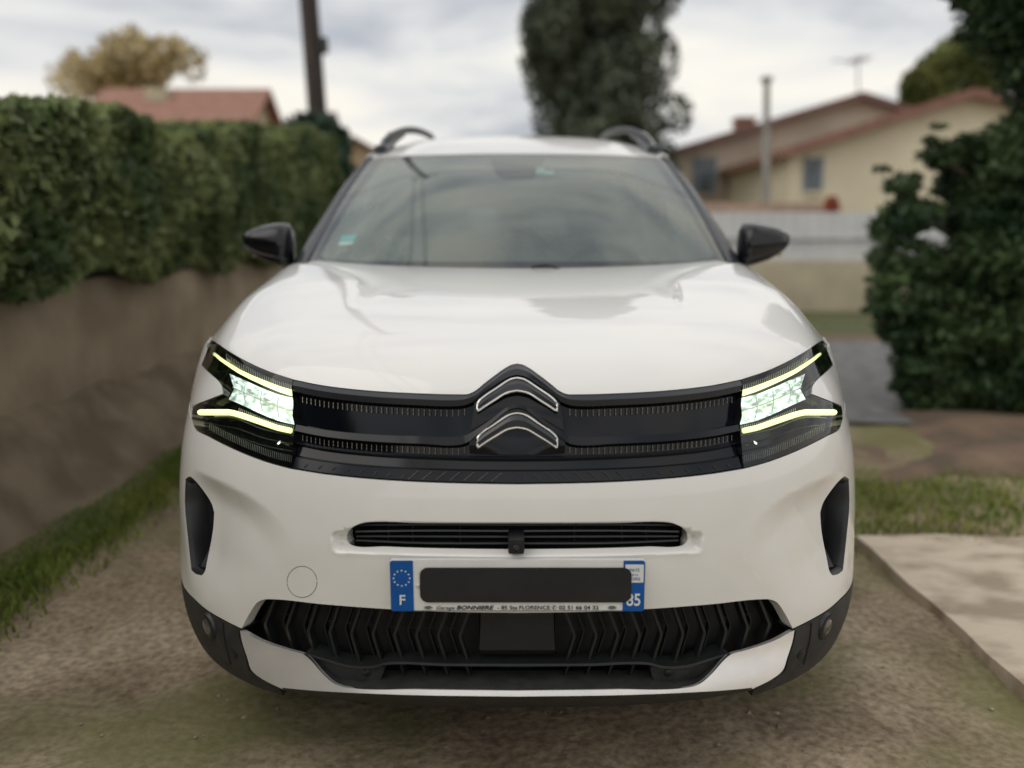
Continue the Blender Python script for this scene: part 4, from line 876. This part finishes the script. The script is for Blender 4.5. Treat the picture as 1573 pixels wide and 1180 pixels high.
m.grid([[(wv(y, -1.98), y, .03) for y in Y], [(wv(y, -1.82), y, .02) for y in Y], [(wv(y, -1.64), y, -.045) for y in Y]], flip=True); struct(m.build('verge', grn))
m = MB(); m.add([(1.5, 8.0, .004), (12, 8.0, .004), (12, 8.7, .004), (1.5, 8.7, .004)], [range(4)]); struct(m.build('brown_verge', red))
m = MB(); m.add([(-3, 8.7, .008), (12, 8.7, .008), (12, 11.9, .008), (-3, 11.9, .008)], [range(4)]); struct(m.build('far_lawn', grn))
bank = mat('bank_soil', (.125, .092, .06), rough=1, col2=(.20, .155, .105), vscale=3.5, bump=.4, bscale=12)
m = MB(); Y = np.linspace(-3.5, 9.6, 120)
G = []
for x, z in ((-1.86, -.03), (-1.95, .05), (-2.05, .16), (-2.16, .27), (-2.26, .36), (-2.33, .40)): G.append([(x+.03*math.sin(y*4+x*20), y, z+.02*math.sin(y*7+x*30)+.012*math.sin(y*17)) for y in Y])
m.grid(G); struct(m.build('bank', bank, angle=180))
# leaf litter, pebbles and grass
lit = leafmat('dead_leaves', (.075, .052, .034), (.14, .105, .072), 8, .1)
n_ = 2600; y = rng.uniform(-1.0, 4.5, n_); x = rng.uniform(-1.9, 2.6, n_); n_ = 1400
pb = mat('pebble', (.26, .21, .155), rough=.9, var=.35, vscale=14)
V = []; F = []; base = np.array([(1, 0, 0), (-1, 0, 0), (0, 1, 0), (0, -1, 0), (0, 0, .6), (0, 0, -.6)], float); fc = [(0, 2, 4), (2, 1, 4), (1, 3, 4), (3, 0, 4), (2, 0, 5), (1, 2, 5), (3, 1, 5), (0, 3, 5)]
m = MB()
for i in range(n_): 
    s_ = .003+.006*rng.random()**3; a = rng.uniform(0, 3.14); c_, si = math.cos(a), math.sin(a); b_ = base*[s_*1.4, s_, s_*.9]
    m.add(np.stack([b_[:, 0]*c_-b_[:, 1]*si+x[i], b_[:, 0]*si+b_[:, 1]*c_+y[i], b_[:, 2]+gh(x[i], y[i])+s_*.3], 1), fc)
tag(m.build('gravel', pb), kind='stuff')
def blades(n, fx, fy, fz, h0, h1, mm, name='grass', w0=.005):
    x = fx(n); y = fy(n, x); z = fz(x, y); h = rng.uniform(h0, h1, n); a = rng.uniform(0, 6.28, n); ln = rng.normal(0, .35, (n, 2))*h[:, None]
    dx, dy = np.cos(a)*w0, np.sin(a)*w0
    V = np.stack([np.stack([x-dx, y-dy, z], 1), np.stack([x+dx, y+dy, z], 1), np.stack([x+ln[:, 0]*.4+dx*.6, y+ln[:, 1]*.4+dy*.6, z+h*.6], 1), np.stack([x+ln[:, 0], y+ln[:, 1], z+h], 1)], 1).reshape(-1, 3)
    me = bpy.data.meshes.new(name); me.vertices.add(4*n); me.vertices.foreach_set('co', V.ravel()); me.loops.add(4*n); me.loops.foreach_set('vertex_index', np.arange(4*n)); me.polygons.add(n)
    me.polygons.foreach_set('loop_start', np.arange(n)*4); me.polygons.foreach_set('loop_total', np.full(n, 4)); me.update(calc_edges=True); return tag(link(name, me, mm), kind='stuff')
gm = leafmat('grass_blades', (.14, .20, .036), (.26, .29, .075), 3, .35)
blades(34000, lambda n: np.clip(rng.normal(-1.78, .10, n), -2, -1.52), lambda n, x: rng.uniform(-1.5, 8.5, n), lambda x, y: np.full(len(x), .0), .02, .05, gm)
blades(7000, lambda n: rng.uniform(1.15, 4.5, n), lambda n, x: rng.uniform(1.55, 2.5, n)+.1*np.sin(x*6), lambda x, y: np.full(len(x), -.015), .015, .05, gm)
gm2 = leafmat('thin_moss_grass', (.14, .14, .05), (.22, .19, .09), 3, .3)
def clumps(n, x0, x1, y0, y1, k):
    cx, cy = rng.uniform(x0, x1, k), rng.uniform(y0, y1, k); i = rng.integers(0, k, n); r = .05+.16*rng.random(k)
    return cx[i]+rng.normal(0, 1, n)*r[i], cy[i]+rng.normal(0, 1, n)*r[i]
for (x0, x1, y0, y1, k, n_) in ((1.0, 1.9, 1.4, 3.4, 14, 4000),):
    cx, cy = clumps(n_, x0, x1, y0, y1, k); blades(n_, lambda n: cx, lambda n, x: cy, lambda x, y: gh(x, y), .008, .028, gm2, w0=.003)
# ---- garden wall and hedge on the left
wallm = mat('old_render', (.235, .18, .12), rough=.95, col2=(.34, .275, .195), vscale=2.2, detail=9, bump=.5, bscale=25)
def box_thing(name, c, d, mm, label, cat, bev=.01):
    m = MB(); m.box(c, d, bev=bev); o = m.build(name, mm); return tag(o, label, cat)
lw = MB(); lw.box((-2.40, 3.1, .52), (.16, 13.0, 1.04), bev=.012); lwo = lw.build('garden_wall', wallm); tag(lwo, 'long brown rendered wall under the clipped hedge on the left', 'wall')
m = MB(); m.box((-2.40, 3.1, 1.062), (.22, 13.0, .04), bev=.01); m.build('coping', wallm, lwo)
hz_top = lambda y: np.interp(y-CY, [0, 3.8, 4.4, 5.4, 6.2, 7.8, 10.4], [1.72, 1.76, 1.84, 1.88, 1.95, 2.12, 2.42])
n_ = 125000; y = 9.0-13.5*rng.random(n_)**1.15; f = rng.random(n_); side_ = rng.random(n_)
zt = hz_top(y)+.05*np.sin(y*2.7)+.03*np.sin(y*6.1); bulge = .10*np.sin(y*3.3)+.06*np.sin(y*7.7)
zb = 1.0-.10*np.clip((2.5-y)/2.0, 0, 1)+.06*np.sin(y*5)
z = zb+(zt-zb)*f; front = -2.18-.06*np.abs(f-.5)*2+bulge*.5*np.sin(f*6+y)+rng.normal(0, .035, n_)
topm = side_ > .72; x = np.where(topm, rng.uniform(-3.2, -2.2, n_), front); z = np.where(topm, zt-np.abs(rng.normal(0, .05, n_)), z)
inn = rng.random(n_) < .15; x = np.where(inn & ~topm, x-rng.random(n_)*.15, x)
hm = leafmat('hedge_leaves', (.075, .115, .045), (.24, .275, .115), 2.2, .35)
hd = empty('hedge', (-2.6, 3, 0), 'long dense green hedge growing over the low wall on the left', 'hedge')
leaf_mesh('foliage', np.stack([x, y, z], 1), .046, hm, hd)
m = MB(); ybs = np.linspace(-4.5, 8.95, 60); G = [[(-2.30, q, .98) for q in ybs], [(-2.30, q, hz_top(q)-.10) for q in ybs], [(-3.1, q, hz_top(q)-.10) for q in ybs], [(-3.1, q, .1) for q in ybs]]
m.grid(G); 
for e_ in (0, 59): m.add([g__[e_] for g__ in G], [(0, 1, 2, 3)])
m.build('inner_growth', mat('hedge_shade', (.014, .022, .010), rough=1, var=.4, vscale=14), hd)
# ---- trees
bark = mat('bark', (.07, .05, .035), rough=.95, var=.35, vscale=18, bump=.8, bscale=40)
def blob_pts(c, r, n, fill=.35):
    d = rng.normal(size=(n, 3)); d /= np.linalg.norm(d, axis=1)[:, None]; q = (1-fill*rng.random(n))[:, None]
    return np.array(c)+d*q*np.array(r)
def tree(name, label, cat, base, height, tr, lumps, n, size, mm, group=None, aspect=1.6, lean=(0, 0), limbs=True):
    t = empty(name, tuple(base), label, cat, group); pts = []; tot = sum(r[0]*r[2] for _, r in lumps)
    for c, r in lumps: pts.append(blob_pts(c, r, max(30, int(n*r[0]*r[2]/tot))))
    leaf_mesh('crown', np.vstack(pts), size, mm, t, aspect=aspect)
    m = MB(); b = np.array(base, float); tp_ = b+[lean[0], lean[1], height]; P = [b+(tp_-b)*s_+np.array([.03*math.sin(s_*9), 0, 0]) for s_ in np.linspace(0, 1, 8)]
    m.tube(P, np.linspace(tr, tr*.3, 8), 10)
    if limbs:
        for c, r in lumps[::max(1, len(lumps)//26)]:
            c = np.array(c); s_ = np.clip((c[2]-b[2])/height-.15, .1, .9); q = b+(tp_-b)*s_; m.tube([q, (q+c)/2+[0, 0, .05], c], [tr*.35, tr*.22, tr*.08], 6)
    m.build('trunk', bark, t); return t
# tall dark evergreen behind the car
L_ = [((2.05+.25*math.sin(k*2.1), 20.5, 1+.7*k), (1.25, 1.2, .9)) for k in range(15)]
for i in range(300):
    h = rng.uniform(.5, 12); w_ = 1.95*(1-.55*(h/13)**3)*(.62 if h < 1 else 1); a = rng.uniform(0, 6.28); q = rng.uniform(.1, .98)
    L_.append(((2.1+w_*q*math.cos(a), 20.5+w_*q*math.sin(a), h), (rng.uniform(.35, .62), rng.uniform(.35, .6), rng.uniform(.5, .95))))
tree('cypress_tree', 'tall dark evergreen standing behind the car roof', 'tree', (1.9, 20.5, -.02), 12.5, .22, L_, 150000, .09, leafmat('cypress_leaves', (.070, .088, .060), (.14, .16, .105), 1.4, .2))
# autumn tree on the left skyline
L_ = []
for i in range(34):
    a = rng.uniform(0, 6.28); q = rng.random()**.5; px_ = 205+100*q*math.cos(a); ro = 118-52*q*abs(math.sin(a))*(1 if rng.random() < .75 else -.4); c_ = pt(px_, ro, 32+rng.uniform(-1.5, 1.5)); L_.append((tuple(c_), (rng.uniform(.5, 1.0), .8, rng.uniform(.4, .8))))
tree('autumn_tree', 'sparse yellowing tree behind the red roof on the left', 'tree', (pt(205, 300, 32)[0], 32, -.02), 8.2, .2, L_, 3000, .19, leafmat('yellow_leaves', (.42, .33, .15), (.62, .54, .34), .8, .4))
# pale green tree behind the cream house
L_ = [(tuple(pt(px_, ro, 27)), (r_, r_, r_*.8)) for px_, ro, r_ in ((1420, 130, .8), (1450, 105, .9), (1485, 85, 1.0), (1520, 75, 1.0), (1440, 150, .9), (1500, 120, 1.1), (1550, 100, 1.2), (1405, 150, .5))]
tree('garden_tree', 'yellow-green round tree rising behind the cream gabled house', 'tree', (pt(1480, 300, 27)[0], 27, -.02), 6.5, .2, L_, 6000, .18, leafmat('lime_leaves', (.10, .13, .035), (.20, .22, .07), 1, .35))
# dark conifers closing the hedge
L_ = [(tuple(pt(px_, ro, 9.9+rng.uniform(-.2, .4))), (.32, .35, .35)) for px_, ro in ((468, 215), (488, 212), (505, 222), (455, 235), (500, 250), (480, 250), (512, 262), (465, 270), (495, 285), (512, 300), (478, 300), (460, 320), (490, 325), (508, 335), (470, 345), (440, 300), (445, 260))]
tree('conifer', 'blue-green bushy conifer at the far end of the hedge', 'tree', (-2.75, 10.1, -.02), 2.3, .09, L_, 9000, .07, leafmat('bluegreen_leaves', (.018, .045, .026), (.045, .085, .045), 2, .1))
# big conifer close on the right
L_ = []
for px_, ro, Y_, r_ in [(1400, 330, 4.3, .22), (1385, 285, 4.3, .13), (1375, 350, 4.2, .18), (1390, 400, 4.2, .26), (1380, 455, 4.1, .22), (1400, 500, 4.1, .26), (1425, 560, 4.1, .26), (1440, 610, 4.1, .26), (1410, 590, 4.1, .18),
    (1455, 245, 4.5, .16), (1440, 228, 4.4, .09), (1490, 228, 4.5, .18), (1535, 240, 4.4, .2), (1480, 285, 4.6, .22), (1520, 290, 4.5, .34), (1565, 270, 4.3, .28), (1510, 330, 4.4, .30), (1480, 345, 4.5, .16), (1490, 420, 4.3, .36), (1470, 470, 4.3, .36), (1500, 530, 4.2, .4), (1480, 590, 4.2, .32), (1510, 640, 4.1, .30), (1545, 600, 4.1, .4), (1555, 500, 4.2, .5), (1560, 400, 4.2, .5), (1560, 330, 4.3, .4), (1445, 430, 4.3, .2), (1435, 520, 4.2, .3), (1580, 650, 4.0, .4), (1545, 670, 4.0, .25),
    (1540, 15, 4.6, .24), (1525, 45, 4.6, .14), (1565, 60, 4.6, .22), (1590, 100, 4.5, .2), (1515, 0, 4.6, .16), (1590, 30, 4.4, .36), (1615, 190, 4.4, .22), (1650, 120, 4.4, .5), (1640, 250, 4.4, .7), (1650, 400, 4.3, .8), (1650, 560, 4.2, .8), (1680, 0, 4.5, .9), (1540, -60, 4.6, .5), (1600, -120, 4.6, .9), (1760, 300, 4.5, 1.1), (1760, 520, 4.3, 1.1)]:
    L_.append((tuple(pt(px_, ro, Y_)), (r_*1.0, r_*.9, r_*.62)))
    for k in range(4): 
        q = pt(px_+rng.normal(0, 20), ro+rng.normal(0, 16), Y_+rng.uniform(-.2, .3)); L_.append((tuple(q), (r_*.6, r_*.5, r_*.16)))
tree('fir_tree', 'large dark green conifer with drooping boughs filling the right edge', 'tree', (4.3, 4.9, -.02), 4.6, .16, L_, 170000, .027, leafmat('fir_needles', (.018, .042, .016), (.065, .105, .038), 2.5, .15), aspect=2.6)
# ---- far fence and buildings
def wallpoly(m, pts, Y_, d=.2, mi=0): return m.prism([(x, Y_, z) for x, z in pts], (0, d, 0), mi)
FY = 12.0
wy = mat('white_sheet', (.62, .62, .62), rough=.5, var=.05, vscale=2)
z1, z0 = pt(1260, 330, FY)[2], pt(1260, 401, FY)[2]; xa, xb = -3.9, 8.0
beige = mat('beige_render', (.48, .42, .30), rough=.9, var=.12, vscale=1.5)
m = MB(); m.box(((xa+xb)/2, FY+.1, z0/2), (xb-xa, .2, z0), bev=.01); bw = m.build('boundary_wall', beige); tag(bw, 'low beige rendered wall carrying the white ribbed fence across the road', 'wall')
m = MB(); xs = np.arange(xa, xb, .05); G = []
for zz in (z0+.01, z1+.04): G.append([(x, FY+.05+(.008 if i % 4 < 2 else -.008), zz) for i, x in enumerate(xs)])
m.grid(G); fo1 = m.build('ribbed_fence', wy, smooth=False); tag(fo1, 'white vertically ribbed sheet fence on top of the low beige wall', 'fence')
m = MB(); 
for x in np.arange(xa, xb, 1.7): m.box((x, FY+.11, (z0+z1)/2), (.06, .06, z1-z0+.05))
m.build('fence_post', wy, fo1)
m = MB(); m.box(((xa+xb)/2, FY+.04, (z0+z1)/2-.02), (xb-xa, .05, .05)); m.build('rail', mat('grey_rail', (.4, .4, .42), var=.1), fo1)
tile = mat('red_tiles', (.25, .12, .085), rough=.85, col2=(.36, .20, .145), vscale=5, bump=.4, bscale=20, stretch=(1, 1, 3))
tile2 = mat('brown_tiles', (.16, .085, .065), rough=.85, var=.25, vscale=5)
def house(name, label, xl, xr, xa_, zl, za_, zr, Y_, depth, wm, rm, fm, wins, over=.35, extra=None):
    h = empty(name, ((xl+xr)/2, Y_, -.02), label, 'house')
    m = MB(); m.prism([(xl, Y_, -.02), (xr, Y_, -.02), (xr, Y_, zr), (xa_, Y_, za_), (xl, Y_, zl)], (0, depth, 0)); m.build('wall', wm, h, smooth=False)
    sl_ = (za_-zl)/(xa_-xl); sr_ = (za_-zr)/(xr-xa_)
    m = MB(); t_ = .16
    for (ax, az, bx, bz) in ((xl-over, zl-sl_*over, xa_, za_), (xa_, za_, xr+over, zr-sr_*over)):
        m.prism([(ax, Y_-.3, az+.01), (bx, Y_-.3, bz+.01), (bx, Y_-.3, bz+t_), (ax, Y_-.3, az+t_)], (0, depth+.6, 0))
    m.build('roof', rm, h, smooth=False)
    m = MB()
    for (ax, az, bx, bz) in ((xl-over, zl-sl_*over, xa_, za_), (xa_, za_, xr+over, zr-sr_*over)): m.prism([(ax, Y_-.34, az-.04), (bx, Y_-.34, bz-.04), (bx, Y_-.34, bz+.13), (ax, Y_-.34, az+.13)], (0, .035, 0))
    m.build('verge_board', fm, h, smooth=False)
    for (x0, x1, z0_, z1_) in wins:
        m = MB(); m.box(((x0+x1)/2, Y_+.02, (z0_+z1_)/2), (x1-x0, .08, z1_-z0_)); wn = m.build('window', mat('window_glass', (.10, .12, .14), rough=.1, var=.2), h)
        for xs_ in (x0-.02, x1+.02):
            wsh = (x1-x0)*.42; m = MB(); m.box((xs_+(-wsh/2 if xs_ < x0 else wsh/2), Y_-.03, (z0_+z1_)/2), (wsh, .05, z1_-z0_+.06), bev=.008)
            for k in range(9): m.box((xs_+(-wsh/2 if xs_ < x0 else wsh/2), Y_-.06, z0_+(z1_-z0_)*(k+.5)/9), (wsh*.8, .015, (z1_-z0_)/16))
            m.build('shutter', shut, wn, smooth=False)
        m = MB(); m.box(((x0+x1)/2, Y_-.05, z0_-.05), (x1-x0+.2, .14, .06)); m.build('sill', wm, wn)
    return h
shut = mat('blue_grey_shutter', (.17, .22, .27), rough=.7, var=.1)
fasc = mat('dark_red_fascia', (.24, .12, .09), rough=.7, var=.15)
fasb = mat('brown_fascia', (.17, .10, .08), rough=.7, var=.15)
H1, H2 = 23.0, 17.5
a = pt(1320, 152, H1); b_ = pt(1040, 236, H1); c_ = pt(1420, 200, H1)
w1 = [(pt(1072, 297, H1)[0], pt(1090, 297, H1)[0], pt(1072, 297, H1)[2], pt(1072, 243, H1)[2])]
h1 = house('gabled_house', 'long beige house with a shallow gable behind the far fence', b_[0], a[0]*2-b_[0], a[0], b_[2], a[2], b_[2], H1, 9, mat('pinkish_render', (.50, .43, .34), rough=.9, var=.08, vscale=1), tile2, fasb, w1)
m = MB(); q = pt(1143, 188, H1+2); m.box(q+[0, 0, -.35], (.55, .6, .8), bev=.02); m.box(q+[0, 0, .08], (.63, .7, .08)); m.build('chimney', tile, h1)
a = pt(1484, 150, H2); b_ = pt(1232, 236, H2)
w2 = [(pt(1240, 293, H2)[0], pt(1254, 293, H2)[0], pt(1240, 293, H2)[2], pt(1240, 243, H2)[2])]
h2 = house('gabled_house', 'cream house with dark red verge boards half hidden by the conifer', b_[0]-.25, a[0]*2-b_[0], a[0], b_[2], a[2], pt(1575, 182, H2)[2]-.2, H2, 8, mat('cream_render', (.70, .63, .47), rough=.9, var=.06, vscale=1), tile, fasc, w2, over=.3)
# antenna on the far house, grey pole
ant = MB(); q = pt(1320, 150, H1+1); tq = pt(1318, 88, H1+1); ant.tube([q-[0, 0, .5], tq], .03, 6)
an = ant.build('tv_antenna', mat('aluminium', (.45, .46, .5), rough=.4, metal=.8, var=.1)); tag(an, 'thin television aerial above the far beige gable', 'aerial')
m = MB()
for k in range(6): m.tube([tq+np.array([-.28+.02*k, -.5+.2*k, -.08]), tq+np.array([.28-.02*k, -.5+.2*k, -.08])], .012, 5)
m.tube([tq+np.array([0, -.6, -.08]), tq+np.array([0, .6, -.08])], .015, 5); m.tube([tq+np.array([-.75, 0, -.1]), tq+np.array([.3, 0, -.1])], .02, 5); m.build('aerial_elements', an.data.materials[0], an)
q0 = pt(1178, 400, 15.5); q1 = pt(1178, 118, 15.5)
m = MB(); m.tube([(q0[0], 15.5, -.02), (q1[0], 15.5, q1[2])], [.085, .065], 10); gp_ = m.build('concrete_post', mat('grey_concrete', (.30, .29, .27), rough=.9, var=.15, vscale=4)); tag(gp_, 'slim grey post in front of the far beige house', 'post')
m = MB(); m.box((q1[0], 15.5, q1[2]-.05), (.20, .18, .10), bev=.02); m.build('post_cap', gp_.data.materials[0], gp_)
# red flowers on the fence corner
fl_ = empty('flower_bush', tuple(pt(1277, 325, 14)*[1, 1, 0]), 'small orange-red flowering bush behind the white fence', 'bush')
leaf_mesh('flowers', np.vstack([blob_pts(pt(1277, 316, 14), (.12, .12, .17), 400)]), .06, leafmat('red_petals', (.38, .10, .05), (.50, .18, .10), 6, .2), fl_)
m = MB(); q = pt(1277, 316, 14); m.tube([(q[0], 14, -.02), (q[0], 14, q[2])], .03, 6); m.build('stem', bark, fl_)
m = MB(); m.box((pt(1130, 320, 14.5)[0]+.2, 14.6, pt(1130, 312, 14.6)[2]/2), (3.6, .2, pt(1130, 312, 14.6)[2]), bev=.02); tag(m.build('brick_wall', mat('pale_brick', (.40, .29, .22), rough=.9, var=.2, vscale=9)), 'low pinkish brick wall seen just above the white fence', 'wall')
# left roofs behind the hedge
YL = 24.0
a0 = pt(175, 143, YL+2.5); a1 = pt(404, 143, YL+2.5); e0_ = pt(120, 205, YL-1.0); e1_ = pt(432, 205, YL-1.0); zr_ = a0[2]; ze0 = 3.4
rh = empty('tiled_house', (-9.5, YL, -.02), 'house with a long red tiled roof showing above the hedge', 'house')
x0, x1 = a0[0], a1[0]; xl_, xr_ = x0-.2, x1-.1
m = MB(); m.prism([(xr_, YL-1, -.02), (xr_, YL+6, -.02), (xr_, YL+6, ze0+.1), (xr_, YL+2.5, zr_-.1), (xr_, YL-1, ze0+.1)], (xl_-xr_, 0, 0)); m.build('wall', mat('yellow_render', (.50, .42, .27), rough=.9, var=.08), rh, smooth=False)
m = MB(); 
for (ya, za, yb, zb_) in ((YL-1.5, ze0-.25, YL+2.5, zr_), (YL+2.5, zr_, YL+6.5, ze0-.25)): m.prism([(x1+.25, ya, za), (x1+.25, yb, zb_), (x1+.25, yb, zb_+.14), (x1+.25, ya, za+.14)], (x0-x1-.6, 0, 0))
m.build('roof', tile, rh, smooth=False)
m = MB(); q = pt(245, 150, YL+2); m.box(q+[0, 0, 0], (.7, .6, .5), bev=.02); m.build('chimney', beige, rh)
rh2 = empty('dark_roofed_house', (pt(455, 200, 30)[0], 30, -.02), 'small house with a dark purplish roof between the red roof and the pole', 'house')
xA, xB = pt(425, 200, 30)[0], pt(492, 200, 30)[0]; zt_, zb_ = pt(455, 153, 30)[2], 3.6
m = MB(); m.box(((xA+xB)/2, 33, zb_/2), (xB-xA-.3, 5.5, zb_)); m.build('wall', beige, rh2, smooth=False)
m = MB(); m.prism([(xA, 29.8, zb_-.1), (xA, 33, zt_), (xA, 36, zb_-.1)], (xB-xA, 0, 0)); m.build('roof', mat('dark_slate', (.13, .10, .11), rough=.8, var=.15), rh2, smooth=False)
rh3 = empty('far_house', (pt(548, 200, 30)[0], 30, -.02), 'little cream gable glimpsed between the hedge end and the car roof', 'house')
xA, xB = pt(505, 230, 28)[0], pt(585, 230, 28)[0]; zt_, zb_ = pt(545, 216, 28)[2], pt(545, 240, 28)[2]
m = MB(); m.prism([(xA, 28, -.02), (xB, 28, -.02), (xB, 28, zb_), ((xA+xB)/2, 28, zt_-.1), (xA, 28, zb_)], (0, 5, 0)); m.build('wall', mat('ochre_render', (.50, .38, .25), rough=.9, var=.08), rh3, smooth=False)
m = MB()
for (ax, az, bx, bz) in ((xA-.3, zb_-.15, (xA+xB)/2, zt_), ((xA+xB)/2, zt_, xB+.3, zb_-.15)): m.prism([(ax, 27.7, az), (bx, 27.7, bz), (bx, 27.7, bz+.14), (ax, 27.7, az+.14)], (0, 5.6, 0))
m.build('roof', tile2, rh3, smooth=False)
# ---- utility pole
wood = mat('pole_wood', (.055, .042, .038), rough=.9, var=.25, vscale=7, stretch=(1, 1, .15))
def wire(m, a, b, sag, r=.012, n=24):
    a, b = np.array(a, float), np.array(b, float); t = np.linspace(0, 1, n)[:, None]; P = a+(b-a)*t; P[:, 2] -= sag*4*(t*(1-t))[:, 0]; m.tube(P, r, 5)
q0 = pt(490, 205, 12.3); q1 = pt(474, 0, 12.3); dv_ = (q1-q0)/(q1[2]-q0[2])
m = MB(); top_ = q0+dv_*(12.4-q0[2])*.9+np.array([0, 0, 1.0]); m.tube([q0+dv_*(-.1-q0[2]), q0+dv_*3, q0+dv_*6.4, top_], [.165, .145, .15, .17], 12); up = m.build('utility_pole', wood); tag(up, 'dark wooden utility pole rising behind the far end of the hedge', 'pole')
m = MB(); q = pt(497, 70, 12.25); m.box(q, (.13, .16, .24), bev=.03); m.tube([q+[-.16, .05, .05], q+[0, 0, .05]], .02, 6); m.build('junction_box', M['plastic'], up)
m = MB(); m.box(top_-[0, .1, .6], (1.5, .10, .12), bev=.01); m.build('cross_arm', wood, up)
cab_m = mat('cable_black', (.02, .02, .02), rough=.6, var=.1)
for i, (A_, B_, sg, lb) in enumerate((((-30, 14, 10.8), top_-[.0, 0, .9], .5, 'thin overhead cable left of the utility pole, seen arching in the windscreen'), (top_-[.0, 0, .9], (26, 11.5, 10.2), .5, 'thin overhead cable right of the utility pole, seen arching across the windscreen'),
        (top_-[.6, 0, .5], (-2.0, -14, 6.4), .6, 'overhead cable mirrored as the outer of two lines running down the windscreen'), (top_-[.1, 0, .5], (-1.4, -14, 6.4), .6, 'overhead cable mirrored as the inner of two lines running down the windscreen'))):
    m = MB(); wire(m, A_, B_, sg, .028); tag(m.build('overhead_cable', cab_m), lb, 'cable', 'overhead cables at the utility pole')
